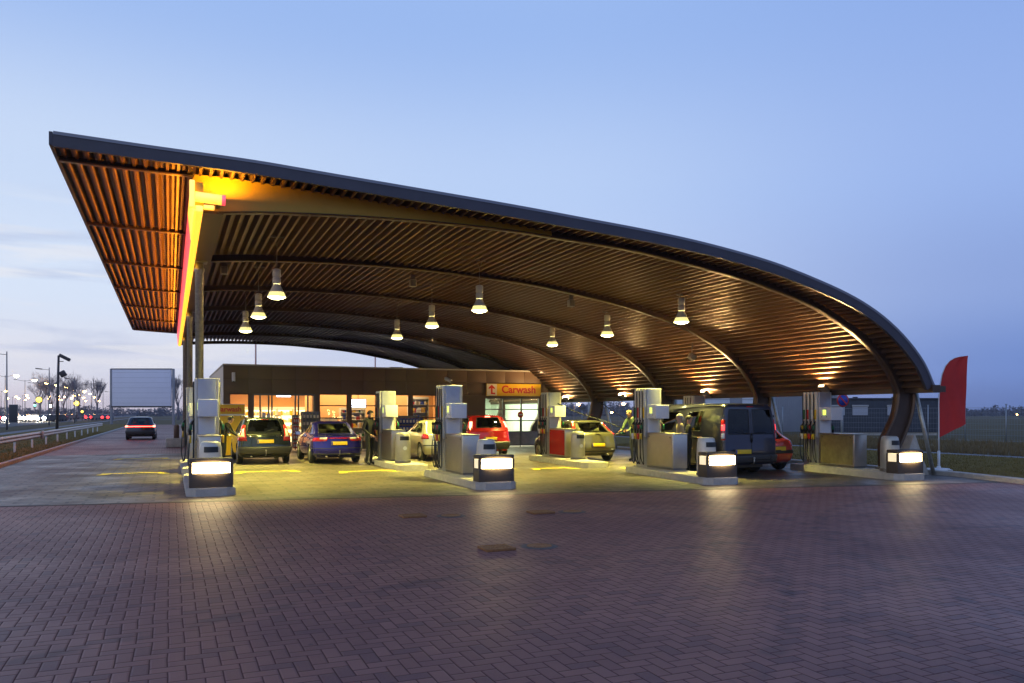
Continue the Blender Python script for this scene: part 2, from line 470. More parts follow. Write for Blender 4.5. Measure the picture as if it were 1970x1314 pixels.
sheet('cross_road', [(-120, 225), (6, 225), (6, 237), (-120, 237)], .012, 'asphalt')

# painted yellow bay brackets
b = MB()
def bracket(x0, x1, y, s=-1, q=.45):
    w = .2
    b.quad((x0, y, .007), (x1, y, .007), (x1, y+w, .007), (x0, y+w, .007))
    for xa, dx in ((x0, 1), (x1, -1)):
        b.quad((xa, y-.002, .007), (xa+dx*.26, y-.002, .007), (xa+dx*.20-dx*.1, y+s*q, .007), (xa-dx*.12, y+s*q, .007))
for x0, x1, y in ((-1.75, -.1, 24.85), (-1.8, -.1, 32.8), (1.75, 3.4, 24.1), (4.5, 6.15, 23.1), (4.5, 6.1, 31), (8.0, 9.6, 22.6), (10.1, 11.45, 22.0), (12.85, 14.4, 21.3), (15.1, 16.5, 20.7)):
    bracket(x0, x1, y)
struct(b.build('bay_markings', 'marking_yellow'))

# drain grates and manhole covers
GR = 'rusty drain grates and covers in the brick paving'
def grate(x, y, label):
    t = thing('drain_grate', label, 'drain grate', (x, y, 0), 0, GR); t.scale = (.78, .78, 1)
    b = MB()
    for a in range(9): b.box(-.21+a*.05, -.185+a*.05, -.17, .17, .006, .03, .004)
    b.build('grate_bars', 'rust', t)
    b = MB(); b.box(-.25, .25, -.21, -.17, 0, .034, .006); b.box(-.25, .25, .17, .21, 0, .034, .006)
    b.box(-.25, -.21, -.169, .169, 0, .034, .006); b.box(.21, .25, -.169, .169, 0, .034, .006); b.build('frame', 'rust', t)
    b = MB(); b.box(-.209, .209, -.169, .169, 0.001, .005); b.build('sump', 'black', t)
def cover(x, y, label):
    t = thing('manhole_cover', label, 'manhole cover', (x, y, 0), 0, GR); t.scale = (.68, .68, 1)
    b = MB(); b.lathe([(.0, .012), (.1, .012), (.11, .016), (.14, .016), (.15, .012), (.2, .012), (.21, .016), (.235, .016), (.24, .004)], 28); b.build('lid', 'rust', t)
    b = MB(); b.lathe([(.245, .002), (.246, .011), (.275, .011), (.29, .002)], 28, caps=False); b.build('rim', 'kerb_side', t)
    b = MB(); b.lathe([(.292, .003), (.36, .003)], 28, caps=False); b.build('concrete_collar', 'kerb_side', t)
grate(3.75, 9.22, 'square rusty drain grate nearest the camera in the brick paving')
cover(4.33, 9.2, 'round manhole cover beside the nearest square drain grate')
grate(3.66, 12.65, 'square drain grate in the paving left of the lit box on the second island')
cover(4.27, 12.5, 'round cover just right of the leftmost square drain grate')
grate(5.8, 12.27, 'square drain grate in the paving right below the second island')
cover(6.37, 12.2, 'round cover at the right end of the row of drain lids')

# grass tufts
def tufts(name, n, fn, z, h0, h1, m, seed):
    rd = random.Random(seed); b = MB()
    for _ in range(n):
        x, y = fn(rd); h = rd.uniform(h0, h1); a = rd.uniform(0, 6.28)
        for q in range(3):
            a += 2.1; w = h*.05+.003; dx, dy = math.cos(a), math.sin(a); l = rd.uniform(.1, .5)*h
            b._add([(x-dy*w, y+dx*w, z), (x+dy*w, y-dx*w, z), (x+dx*l, y+dy*l, z+h)], [(0, 1, 2)])
    return struct(b.build(name, m, recalc=False), 'stuff')
tufts('grass', 7000, lambda r: (-5.1-r.random()**1.4*5.5, 22.5+r.random()**1.6*55), .085, .04, .10, 'grass_blade', 1)
tufts('grass', 26000, lambda r: (19.7+r.random()**1.2*8.2, 11.8+r.random()*24), .10, .02, .06, 'grass_blade', 2)
tufts('grass', 11000, lambda r: (29.8+r.random()**1.5*13, 12+r.random()*40), .02, .06, .34, 'dry_grass', 3)

# ------------------------------------------------------------------ canopy
KS = -.092
VF = lambda u: 16.575+KS*u
RV = lambda u, i: VF(u)+.7+5.62*i
VB = lambda u: RV(u, 6)+.5
TP = [(-1.96, 6.82), (-.37, 6.73), (1.41, 6.64), (2.43, 6.56), (3.39, 6.48), (4.63, 6.38), (6.88, 6.19), (8.64, 6.02), (9.96, 5.89), (11.26, 5.73),
      (12.44, 5.54), (13.4, 5.35), (14.1, 5.17), (14.65, 5.01), (15.4, 4.77), (16.12, 4.48), (16.8, 4.11), (17.45, 3.62), (18.02, 3.02), (18.36, 2.42)]
BP = [(.90, 5.77), (1.8, 5.84), (2.72, 5.88), (3.7, 5.905), (4.83, 5.91), (6.0, 5.89), (7.18, 5.84), (8.42, 5.74), (9.89, 5.62), (11.14, 5.44), (12.45, 5.21), (13.4, 5.02), (13.98, 4.87),
      (14.6, 4.70), (15.3, 4.46), (15.88, 4.20), (16.61, 3.80), (17.2, 3.37), (17.66, 2.88), (17.93, 2.42), (18.0, 2.22)]
def resample(tab, step):
    pts = catmull([(a, 0, b) for a, b in tab], 14); out = [pts[0]]; acc = 0.
    for p, q in zip(pts, pts[1:]):
        L = (q-p).length; t = step-acc
        while t <= L:
            out.append(p+(q-p)*(t/L)); t += step
        acc = (acc+L) % step
    out.append(pts[-1]); return out
def offs(pts, d):
    o = []
    for k, p in enumerate(pts):
        t = (pts[min(k+1, len(pts)-1)]-pts[max(k-1, 0)]).normalized()
        o.append(p+Vector((t.z, 0, -t.x))*d)       # d > 0 is below / inside
    return o
canopy = thing('canopy', 'sweeping brown filling station canopy on slim columns and curved ribs', 'canopy')
def corrugated(name, tab, y0, y1, d0, d1, pitch=.2, parent=canopy, cap=False):
    base = resample(tab, pitch/4)
    T0, T1 = offs(base, d0), offs(base, d1)
    prof = []
    seq = (0, 0, 1, 1)
    for k in range(len(base)): prof.append((T0 if seq[k % 4] == 0 else T1)[k])
    # a trapezoid: widen the flats a little by sliding points along the sheet
    rows = [[Vector((p.x, y0(p.x), p.z)) for p in prof], [Vector((p.x, y1(p.x), p.z)) for p in prof]]
    b = MB(); b.grid(rows, False)
    return b.build(name, 'deck_metal', parent, recalc=False)
corrugated('roof_deck', TP, VF, VB, .05, .205)
CP = [(a, b+.30) for a, b in BP if a < 8.6]
CP = [(.9, 6.09), (1.8, 6.15), (2.72, 6.175), (3.7, 6.18), (4.83, 6.165), (6.0, 6.12), (7.18, 6.05), (8.3, 5.95)]
corrugated('ceiling_deck', CP, lambda u: RV(u, 0)+.02, lambda u: RV(u, 6)-.02, 0., .155)
top = resample(TP, .25)
b = MB(); b.grid([[Vector((p.x, VF(p.x)-.02, p.z)) for p in offs(top, .03)], [Vector((p.x, VB(p.x), p.z)) for p in offs(top, .03)]])
b.grid([[Vector((p.x, VF(p.x)-.02, p.z)) for p in offs(top, -.0)], [Vector((p.x, VB(p.x), p.z)) for p in offs(top, -.0)]])
b.build('roof_skin', 'roof_top', canopy)
rt = [p for p in top if 6.4 < p.x < 16.6]
b = MB(); lo, hi = offs(rt, .0), offs(rt, -.10)
b.grid([[Vector((p.x, VF(p.x)+.12, p.z)) for p in lo], [Vector((p.x, VF(p.x)+.12, p.z)) for p in hi], [Vector((p.x, VF(p.x)+7, p.z)) for p in hi], [Vector((p.x, VF(p.x)+7, p.z)) for p in lo]])
rt = [p for p in top if -.3 < p.x < 5.6]; lo, hi = offs(rt, .0), offs(rt, -.09)
b.grid([[Vector((p.x, VF(p.x)+.12, p.z)) for p in lo], [Vector((p.x, VF(p.x)+.12, p.z)) for p in hi], [Vector((p.x, VF(p.x)+6, p.z)) for p in hi], [Vector((p.x, VF(p.x)+6, p.z)) for p in lo]])
b.build('roof_cladding', 'roof_top', canopy)
def edge_trim(name, yf, y2):
    b = MB(); o, i = offs(top, -.015), offs(top, .245)
    rows = [[Vector((p.x, yf(p.x), p.z)) for p in o], [Vector((p.x, yf(p.x), p.z)) for p in i], [Vector((p.x, y2(p.x), p.z)) for p in i], [Vector((p.x, y2(p.x), p.z)) for p in o]]
    b.grid([list(r_) for r_ in zip(*rows)], False, close=True)
    b.quad(*[r_[0] for r_ in rows]); b.quad(*[r_[-1] for r_ in rows])
    # cover strip on the upper edge, with joints every three metres
    o2, i2 = offs(top, -.03), offs(top, .03)
    b.mi = 1
    for k in range(0, len(top)-1, 12):
        e = min(k+12, len(top)-1)
        rr = [[Vector((p.x, yf(p.x)-.015, p.z)) for p in o2[k:e+1]], [Vector((p.x, yf(p.x)-.015, p.z)) for p in i2[k:e+1]]]
        pass
        b.grid(rr, False)
    return b.build(name, ['fascia_metal', 'fascia_strip'], canopy)
edge_trim('fascia', lambda u: VF(u)-.10, lambda u: VF(u)-.02)
edge_trim('rear_fascia', lambda u: VB(u)+.02, lambda u: VB(u)+.10)
b = MB(); b.prism([(-2.03, VF(-2)-.1), (-1.97, VF(-2)-.1), (-1.97, VB(-2)+.1), (-2.03, VB(-2)+.1)], 6.60, 6.84, 'z'); b.build('eave_trim', 'fascia_metal', canopy)

KNEE = [((18.0, 2.22), (18.5, 2.22)), ((17.96, 1.92), (18.47, 1.9)), ((17.87, 1.6), (18.38, 1.55)), ((17.68, 1.26), (18.22, 1.2)), ((17.53, 1.02), (18.05, .88)), ((17.48, .72), (17.87, .6)), ((17.5, .28), (17.72, .28))]
bsm = catmull([(a, 0, c) for a, c in BP], 4)
asm = offs(bsm, -.16)
pairs = list(zip(bsm, asm))
kb = catmull([(p[0][0], 0, p[0][1]) for p in KNEE], 4); ka = catmull([(p[1][0], 0, p[1][1]) for p in KNEE], 4)
pairs_k = list(zip(kb, ka))
# the web widens from the roof towards the knee
full = []
for p, q in pairs:
    if p.x > 16.2:
        f = min(1, (p.x-16.2)/1.8); q = q+Vector((.34*f*f, 0, .0))
    full.append((p, q))
full += pairs_k[1:]
def rib(i):
    Y = lambda u: RV(u, i)
    e = bpy.data.objects.new('rib', None); COL.objects.link(e); e.parent = canopy
    b = MB()
    b.grid([[Vector((q.x, Y(q.x), q.z)) for p, q in full], [Vector((p.x, Y(p.x), p.z)) for p, q in full]], True)
    # overhang web left of the column line
    b.quad((-1.95, Y(-1.95), 6.56), (.45, Y(.45), 6.47), (.45, Y(.45), 6.56), (-1.95, Y(-1.95), 6.64))
    b.build('web', 'rib_metal', e, recalc=False)
    b = MB(); w, t = .11, .022
    def flange(line, w, sgn):
        lo = offs(line, t if sgn > 0 else -t)
        rows = [[Vector((p.x, Y(p.x)-w, p.z)) for p in line], [Vector((p.x, Y(p.x)+w, p.z)) for p in line], [Vector((p.x, Y(p.x)+w, p.z)) for p in lo], [Vector((p.x, Y(p.x)-w, p.z)) for p in lo]]
        b.grid([list(r_) for r_ in zip(*rows)], True, close=True)
    flange([p for p, q in full], w, 1)
    kq = [q for p, q in full if q.z < 2.6 or q.x > 17.6]
    flange(kq, w, -1)
    flange([Vector((-1.95, 0, 6.56)), Vector((-.8, 0, 6.515)), Vector((.45, 0, 6.47))], .09, 1)
    o = b.build('flange', 'rib_metal', e)
    for f in o.data.polygons: f.use_smooth = True
    # splice plates with bolt heads, foot hinge
    b = MB(); p = Vector((18.05, 0, .98))
    b.box(17.42, 17.8, Y(17.6)-.17, Y(17.6)+.17, .21, .27, .005)
    for dx in (-.1, .1):
        for dy in (-.13, .13): b.lathe([(.02, .27), (.02, .31), (0, .31)], 6, Matrix.Translation((17.61+dx, Y(17.6)+dy, 0)))
    b.build('foot_plate', 'steel_dark', e)
    b = MB(); b.box(17.2, 18.0, Y(17.6)-.35, Y(17.6)+.35, 0, .21, .02); b.build('foot_pier', 'concrete', e)
    b = MB(); b.prism([(18.12, 0), (19.2, 0), (19.15, .1), (18.68, 1.1), (18.62, 1.1)], Y(18.6)+.05, Y(18.6)+.40, 'y'); b.build('buttress', 'concrete', e)
    b = MB(); b.tube([(18.62, Y(18.6)-.02, 2.25), (19.22, Y(19.2)-.02, .04)], .055, 10); b.build('strut', 'galvanised', e)
    return e
for i in range(7): rib(i)
# front closure of the tapered roof space, painted yellow
ysm = [p for p in bsm if p.x < 8.3]
b = MB()
tsm = [Vector((p.x, 0, interp(TP, p.x)-.17)) for p in ysm]
rows = [[Vector((q.x, RV(q.x, 0)-.015, max(q.z, p.z+.02))) for p, q in zip(ysm, tsm)], [Vector((p.x, RV(p.x, 0)-.015, p.z+.02)) for p in ysm]]
rows[0].insert(0, Vector((.42, RV(.42, 0)-.015, 6.5))); rows[1].insert(0, Vector((.42, RV(.42, 0)-.015, 5.76)))
b.grid(rows, False); b.build('front_panel', 'yellow_panel', canopy)
# edge beam over the columns, eave beam on the right
b = MB(); b.prism([(.61, RV(.61, 0)), (1.0, RV(1, 0)), (1.0, VB(1)-.3), (.61, VB(.61)-.3)], 5.74, 6.5, 'z'); b.build('edge_beam', 'beam_brown', canopy)
b = MB(); b.prism([(18.26, VF(18.3)-.15), (18.52, VF(18.5)-.15), (18.52, VB(18.5)), (18.26, VB(18.3))], 2.24, 2.44, 'z')
b.box(18.521, 18.85, VF(18.5)-.05, VF(18.5)+.15, 2.26, 2.42)
b.build('eave_beam', 'rib_metal', canopy)
for i in (1, 3, 5):
    b = MB(); y = RV(.72, i); b.lathe([(.105, 0.0), (.105, 5.45), (.13, 5.5), (.13, 5.56), (.1, 5.6), (.1, 5.74)], 20, Matrix.Translation((.72, y, 0)))
    c = b.build('column', 'galvanised', canopy)
    b = MB(); b.box(.52, .92, y-.2, y+.2, 5.715, 5.739, .004); b.box(.55, .89, y-.17, y+.17, .171, .2, .004)
    b.build('cap_plate', 'steel_dark', c)
b = MB()
y2, y3 = RV(18.2, 2), RV(18.2, 3)
b.tube([(18.35, y3-.1, 2.2), (18.35, y2+.2, .4)], .022, 6); b.tube([(18.38, y2+.1, 2.2), (18.38, y3-.2, .4)], .022, 6)
b.build('cross_brace', 'pole_dark', canopy)

# luminous sign band on the outer face of the edge beam
sg = thing('luminous_band', 'glowing yellow and red light band along the canopy edge beam', 'light band')
ys, ye = 16.55, 50.2
b = MB(); b.box(.445, .59, ys, ye, 5.60, 5.73, .03); b.build('lower_tube', 'tube_yellow', sg)
y = ys+.02; k = 0
segs = [(ys, 19.4, 'tube_yellow')]+[(19.4+3.4*q, 19.4+3.4*(q+1), 'tube_red') for q in range(9)]
for a, c, m in segs:
    b = MB(); b.prism([(.365, 6.2), (.425, 5.60), (.44, 5.62), (.44, 5.9), (.40, 6.21)], a+.04, c-.04, 'y'); b.build('band_panel', m, sg)
b = MB(); b.box(.45, .60, ys+.1, ye, 5.74, 6.2, .01); b.build('housing', 'yellow_plastic', sg)
b = MB(); b.box(.34, .44, ys-.06, ys+.015, 5.66, 6.20, .03); b.build('corner_panel', 'tube_yellow', sg)
b = MB(); b.tube([(.445, 16.60, 5.90), (.93, 16.60, 5.88)], .10, 14); b.build('front_tube', 'tube_yellow', sg)
b = MB(); b.tube([(.931, 16.60, 5.88), (1.0, 16.60, 5.878)], .105, 14); b.build('end_cap', 'tube_red', sg)
b = MB(); b.box(.60, .80, 16.6, 16.70, 5.68, 5.765, .02); b.build('front_lower_tube', 'tube_yellow', sg)
b = MB()
for x in (.65, .88): b.box(x-.03, x+.03, 16.70, 17.24, 5.84, 5.92)
b.build('bracket', 'steel_dark', sg)
light('band_glow', 'AREA', (.85, 16.74, 6.04), 55, (1., .48, .03), sg, (R(180), 0, 0), shape='RECTANGLE', size=.7, size_y=.12)
light('band_glow', 'AREA', (.14, 33, 6.0), 1050, (1., .32, .01), sg, (0, R(105), 0), shape='RECTANGLE', size=.3, size_y=32)

# ------------------------------------------------------------------ pendant lamps
def make_pendant(ztop):
    t = thing('pendant_lamp', '', 'pendant lamp', (0, 0, 0), 0, 'bell shaped lamps hanging under the canopy')
    b = MB(); b.lathe([(.195, .125), (.16, .19), (.115, .275), (.10, .32)], 24, caps=False); b.build('shade', 'shade_white', t)
    b = MB(); b.lathe([(.245, 0), (.252, .012), (.24, .035), (.195, .1249)], 24, caps=False); b.build('reflector', 'shade_glow', t)
    b = MB(); b.lathe([(0., -.055), (.10, -.05), (.19, -.025), (.24, .008)], 24); b.build('lens', 'lens_pendant', t)
    b = MB(); b.lathe([(.085, .321), (.115, .33), (.115, .46), (.10, .465), (.10, .50), (.115, .505), (.115, .68), (.06, .70), (0, .70)], 18); b.build('gear_housing', 'shade_white', t)
    b = MB(); b.tube([(0, 0, .7), (0, 0, ztop-.2)], .012, 6); b.tube([(0, 0, ztop-.2), (-.1, 0, ztop)], .01, 5); b.tube([(0, 0, ztop-.2), (.1, 0, ztop)], .01, 5)
    b.build('cable', 'steel_dark', t)
    b = MB(); b.box(-.2, .2, -.03, .03, ztop, ztop+.04); b.build('mounting_bar', 'steel_dark', t)
    light('lamp_light', 'SPOT', (0, 0, -.09), 3700, (1., .90, .20), t, spot_size=R(118), spot_blend=.9, shadow_soft_size=.16)
    return t
pl = {}
LB = ['front', 'middle', 'rear']
for li, (x, ys_) in enumerate(((2.41, (20.27, 24.65, 29.04)), (7.77, (20.35, 24.65, 28.95)), (13.57, (19.2, 23.45, 27.65)))):
    zb_ = (4.55, 4.50, 4.33)[li]; zt = (6.02, 5.86, 5.10)[li]-zb_
    lane = ('above the green estate car lane beside the slim columns', 'in the middle row above the shop front', 'in the right row above the dark van lane')[li]
    proto = make_pendant(zt)
    for k, y in enumerate(ys_):
        o = proto if k == 0 else dup(proto)
        o.location = (x, y, zb_); o.scale = (.88, .88, 1)
        o['label'] = f"lit bell shaped lamp, {('nearest', 'second', 'farthest')[k]} {lane}"

# small speakers and a spotlight under the deck
def hang_box(x, y, z, zt, label):
    t = thing('speaker', label, 'loudspeaker', (x, y, z), 0, 'small grey boxes hanging under the canopy')
    b = MB(); b.box(-.10, .10, -.08, .08, -.11, .11, .02); b.build('cabinet', 'bin_grey', t)
    b = MB(); b.box(-.08, .08, -.086, -.081, -.09, .09); b.build('grille', 'steel_dark', t)
    b = MB(); b.box(-.07, .07, -.02, .02, .111, zt-z, 0); b.build('bracket', 'steel_dark', t)
hang_box(1.41, 24.0, 5.75, 5.98, 'grey loudspeaker box right of the nearest slim column')
hang_box(6.8, 23.5, 5.66, 5.96, 'grey loudspeaker box on the ceiling above the middle lamps')
hang_box(11.6, 22.3, 5.16, 5.5, 'grey loudspeaker box on the ceiling left of the right lamp row')
t = thing('ceiling_spotlight', 'white adjustable spotlight hanging from the curved right slope', 'spotlight', (16.4, 22.6, 3.62))
b = MB(); b.box(-.12, .12, -.1, .1, -.09, .1, .03, Matrix.Rotation(R(30), 4, 'Y')); b.build('lamp_body', 'bin_grey', t)
b = MB(); b.tube([(0, 0, .08), (.03, 0, .62)], .02, 6); b.build('bracket', 'steel_dark', t)

# floodlights on the eave beam
def flood(y, k, label, lens='lens_flood', tilt=0):
    t = thing('floodlight', label, 'floodlight', (18.12, y, 2.33), 0, 'floodlights along the low eave beam')
    M = Matrix.Rotation(R(35), 4, 'Y')
    b = MB(); b.box(-.28, -.02, -.14, .14, -.02, .09, .02, M); b.build('housing', 'steel', t)
    b = MB(); b.box(-.285, -.281, -.10, .10, .0, .075, 0, M); b.box(-.25, -.05, -.11, .11, .0901, .098, 0, M); b.build('lens', lens, t)
    b = MB(); b.box(-.05, .14, -.03, .03, -.05, -.0, 0); b.build('bracket', 'steel_dark', t)
    light('flood_light', 'SPOT', (-.22, 0, .16), 2700, (1., .62, .24), t, (0, R(152), 0), spot_size=R(140), spot_blend=1., shadow_soft_size=.08)
flood(35.2, 0, 'farthest lit floodlight under the eave beside the red fronted pump')
flood(29.85, 1, 'glaring floodlight under the eave left of the tall pump by the man fuelling')
flood(24.0, 2, 'glaring floodlight under the eave above the dark van roof')
flood(18.25, 3, 'tilted floodlight under the eave above the rightmost pump', 'lens_flood_small')

# ------------------------------------------------------------------ islands, light boxes, bins, pumps
IH = .17
ISL = [(.78, 17.35), (6.70, 16.35), (12.08, 15.35), (17.25, 14.45)]
iname = ['leftmost', 'second', 'third', 'rightmost']
IR = [0, R(-1.5), R(-6), R(-7)]
def island(x, y, L, label, W=.96, rz=0):
    t = thing('pump_island', label, 'pump island', (x, y, 0), rz, 'raised concrete pump islands')
    w = W/2; c = .18
    o = [(-w+c, 0), (w-c, 0), (w, c), (w, L-c), (w-c, L), (-w+c, L), (-w, L-c), (-w, c)]
    b = MB(); b.prism(o, -.02, IH, 'z'); bmesh.ops.bevel(b.bm, geom=[e for e in b.bm.edges if all(v.co.z > .1 for v in e.verts)], offset=.018, segments=2, affect='EDGES')
    b.build('kerb_ring', 'kerb', t)
    i = w-.14; b = MB(); b.prism([(-i, .16), (i, .16), (i, L-.16), (-i, L-.16)], IH+.001, IH+.006, 'z'); b.build('top_slab', 'concrete', t)
    return t
for q_, ((x, y), n, l) in enumerate(zip(ISL, iname, ['below the tall pump beside the slim columns', 'second from the slim columns', 'left of the dark van', 'at the foot of the curved canopy rib'])):
    island(x, y, 4.6, f'front concrete pump island {l}', rz=IR[q_])
    island(*[(.78, 23.65), (6.6, 22.65), (12.15, 21.6), (17.3, 20.2)][q_], 5.0, f'rear concrete pump island behind the {n} front island', rz=IR[q_]*.7)

def light_box(x, y, label, rz=0):
    t = thing('light_box', label, 'light box', (x, y, IH), rz*.4, 'lit guard boxes on the island ends')
    w, d = .425, .19
    b = MB(); b.box(-w, w, -d, d, 0, .30, .012); b.build('base', 'box_dark', t)
    b = MB(); b.box(-w, w, -d, d, .51, .60, .025); b.build('cap', 'box_dark', t)
    for sx in (-1, 1):
        for sy in (-1, 1):
            b = MB(); b.box(sx*(w-.03)-.03, sx*(w-.03)+.03, sy*(d-.025)-.025, sy*(d-.025)+.025, .301, .509); b.build('corner_post', 'box_dark', t)
    b = MB(); n = 8
    rows = [[(-w+.062+(2*w-.124)*q/n, -d-.002-.05*math.sin(math.pi*q/n), z) for q in range(n+1)] for z in (.302, .508)]
    b.grid(rows); b.build('lens', 'lens_box', t)
    b = MB(); b.box(-w+.012, -w+.02, -d+.052, d-.052, .302, .508); b.box(w-.02, w-.012, -d+.052, d-.052, .302, .508); b.box(-w+.062, w-.062, d-.02, d-.012, .302, .508)
    b.build('side_lens', 'lens_side', t)
    return t
bx = ['right of the slim columns, biggest in view', 'in front of the white bin, left of the red car', 'left of the dark van', 'in front of the curved rib foot']
for k_, ((x, y), l) in enumerate(zip(ISL, bx)): light_box(x-.32*math.sin(IR[k_]), y+.32, f'lit guard box on the island end {l}' if k_ != 1 else 'lit guard box in front of the white bin, left of the red car', IR[k_])

def bin_(x, y, m, label, flat=False, z=IH):
    t = thing('waste_bin', label, 'waste bin', (x, y, z), 0, 'tapered litter bins on the pump islands')
    b = MB(); b.lathe([(.235, .0), (.24, .06), (.225, .10), (.235, .12), (.235, .55), (.222, .80), (.20, .90), (.16, .93), (0, .935)], 28); b.build('body', m, t)
    b = MB(); b.lathe([(.245, 0), (.25, .02), (.25, .07), (.24, .085)], 28); b.build('base_ring', 'steel_dark', t)
    b = MB()
    rows = []
    for z_, rr in ((.70, .2345), (.82, .2245)):
        rows.append([(rr*1.012*math.sin(a), -rr*1.012*math.cos(a), z_) for a in [R(-38+76*k/8) for k in range(9)]])
    b.grid(rows); b.build('slot', 'black', t)
    b = MB(); b.lathe([(0, .006), (.062, .006)], 18, Matrix.Translation((0, -.237, .46)) @ Matrix.Rotation(R(90), 4, 'X'))
    b.build('sticker', 'white', t)
    return t
for (x, y), m, l, rz_ in zip(ISL, ('bin_white', 'bin_white', 'bin_white', 'bin_grey'), ('behind the biggest lit guard box', 'left of the red car, behind a lit guard box', 'beside the dark van, behind a lit guard box', 'beside the curved rib foot'), IR):
    bin_(x+.02-.9*math.sin(rz_), y+.86, m, f'pale round waste bin {l}')

def nozzle_set(b_noz, side, y, col):
    pass
def make_pump(cab_m='steel', tower_m='pump_grey'):
    t = thing('fuel_pump', '', 'fuel pump', (0, 0, IH), 0, 'fuel pumps on the islands')
    b = MB(); b.box(-.205, .205, -.33, .33, .0, 2.27, .012); b.build('tower', tower_m, t)
    cols = ['yellow_plastic', 'white', 'red_plastic', 'green_plastic']
    for s in (-1, 1):
        b = MB()
        for k in range(4):
            y = -.245+k*.163
            b.box(s*.206 if s > 0 else -.27, .27 if s > 0 else -.206, y-.052, y+.052, .86, 2.27, .012)
        b.build('hose_channel', 'bin_white', t)
        b = MB()
        for k in range(4):
            b.mi = k; y = -.245+k*.163; x0 = s*.271
            b.box(min(x0, x0+s*.004), max(x0, x0+s*.004), y-.045, y+.045, 1.42, 1.72)
        b.build('fuel_tag', cols, t)
        for k in range(4):
            y = -.245+k*.163
            # holstered nozzle: grip body, spout and trigger guard
            b = MB(); x = s*.30
            b.tube([(x, y, 1.30), (x+s*.05, y, 1.22), (x+s*.075, y, 1.10), (x+s*.06, y, .98)], [.02, .036, .04, .026], 8)
            b.tube([(x, y, 1.30), (x-s*.03, y, 1.36)], .014, 6)
            b.mi = 1; b.box(x+s*.055-.03, x+s*.055+.03, y-.045, y+.045, 1.10, 1.22, .015)
            b.mi = 2; b.box(x+s*.06-.02, x+s*.06+.02, y-.05, y+.05, .80, .97, .012)
            b.build('nozzle', ['black', cols[3] if k == 0 else cols[(k+1) % 4], ('yellow_plastic', 'red_plastic', 'yellow_plastic', 'white')[k]], t)
            b = MB(); yy = y+(.03 if k % 2 else -.03)
            pts = catmull([(x+s*.06, y, .96), (x+s*.09, yy, .7), (x+s*.10, yy-.03, .32), (x+s*.05, yy-.09, .10), (x+s*.01, yy-.05, .16), (x-s*.01, y, .5), (x-s*.015, y+.03, 1.1), (x-s*.012, y+.06, 2.2)], 5)
            b.tube(pts, .0135, 6); b.build('hose', 'rubber', t)
    b = MB(); b.box(-.21, .21, -.83, -.331, 1.40, 1.79, .012); b.build('display_box', 'pump_white', t)
    for s in (-1, 1):
        x = s*.2105
        b = MB(); b.box(min(x, x+s*.006), max(x, x+s*.006), -.72, -.40, 1.47, 1.75); b.build('display_face', 'white', t)
        b = MB(); x = s*.217
        for k in range(3): b.box(min(x, x+s*.003), max(x, x+s*.003), -.63, -.50, 1.56+k*.055, 1.60+k*.055)
        b.mi = 1
        for yy in (-.66, -.46): b.box(min(x, x+s*.003), max(x, x+s*.003), yy-.016, yy+.016, 1.49, 1.515)
        b.build('digits', ['screen_digit', 'black'], t)
    b = MB(); b.box(-.185, .185, -.352, -.331, 1.0, 1.395, .005); b.build('front_panel', 'pump_white', t)
    b = MB(); b.box(-.222, .222, -1.75, -.335, .06, .985, .014); b.build('cabinet', cab_m, t)
    b = MB()
    for s in (-1, 1):
        x = s*.223; b.box(min(x, x+s*.008), max(x, x+s*.008), -1.70, -.42, .10, .95, 0)
    b.build('side_panel', cab_m, t)
    b = MB(); b.box(-.232, .232, -1.765, -.335, .986, 1.004, .004); b.build('cabinet_top', 'steel', t)
    b = MB()
    for s in (-1, 1):
        for yy in (-1.62, -.5): b.lathe([(.018, 0), (.018, .01), (0, .01)], 8, Matrix.Translation((s*.231, yy, .89)) @ Matrix.Rotation(R(90)*s, 4, 'Y'))
    b.build('lock', 'black', t)
    b = MB(); b.box(-.20, .20, -1.72, .31, 0, .06); b.build('plinth', 'steel_dark', t)
    return t
PF = [(.80, 20.35), (6.85, 20.2), (12.62, 19.5), (17.75, 18.25)]
PB = [(.72, 26.3), (6.68, 26.35), (12.58, 25.75), (17.45, 23.9)]
LF = ['tall grey fuel pump between the slim columns and the green estate car', 'tall fuel pump on the second island, in front of the red car', 'tall fuel pump left of the dark van', 'rightmost fuel pump with a tarnished olive cabinet']
LBk = ['grey fuel pump behind the leftmost pump, beside the slim columns', 'fuel pump with pale cream panels beside the standing dark figure', 'fuel pump with glossy red cabinet beside the bronze hatchback', 'fuel pump top showing above the dark van roof']
proto = make_pump()
mat('cab_olive', (.36, .30, .12), .42, .4, .35, 3, rvar=.08)
for k in range(4):
    o = proto if k == 0 else dup(proto)
    o.location = (*PF[k], IH); o.rotation_euler = (0, 0, IR[k]*.6); o['label'] = LF[k]; o.scale = (1, 1, (1.035, 1, .985, .95)[k])
    if k == 3:
        for c in kids(o):
            if c.name.startswith('side_panel'):
                c.data = c.data.copy(); c.data.materials.clear(); c.data.materials.append(MATS['cab_olive'])
for k in range(4):
    o = dup(proto); o.location = (*PB[k], IH); o.rotation_euler = (0, 0, IR[k]*.5); o['label'] = LBk[k]; o.scale = (1, 1, (1.02, 1, 1, .95)[k])
    if k == 2:
        for c in kids(o):
            if c.name.startswith('side_panel'):
                c.data = c.data.copy(); c.data.materials.clear(); c.data.materials.append(MATS['red_gloss']); c['label'] = 'glossy red side panel'
bin_(6.6, 23.9, 'bin_grey', 'grey litter bin beside the pump with cream panels')
bin_(12.4, 23.35, 'bin_grey', 'grey litter bin beside the pump with the red cabinet')

# ------------------------------------------------------------------ shop building
V0, ZT = 37.0, 3.84
XA, XB = 2.15, 18.62
shop = thing('shop_building', 'low brown panelled petrol station shop with glowing windows', 'shop building', (0, V0, 0))
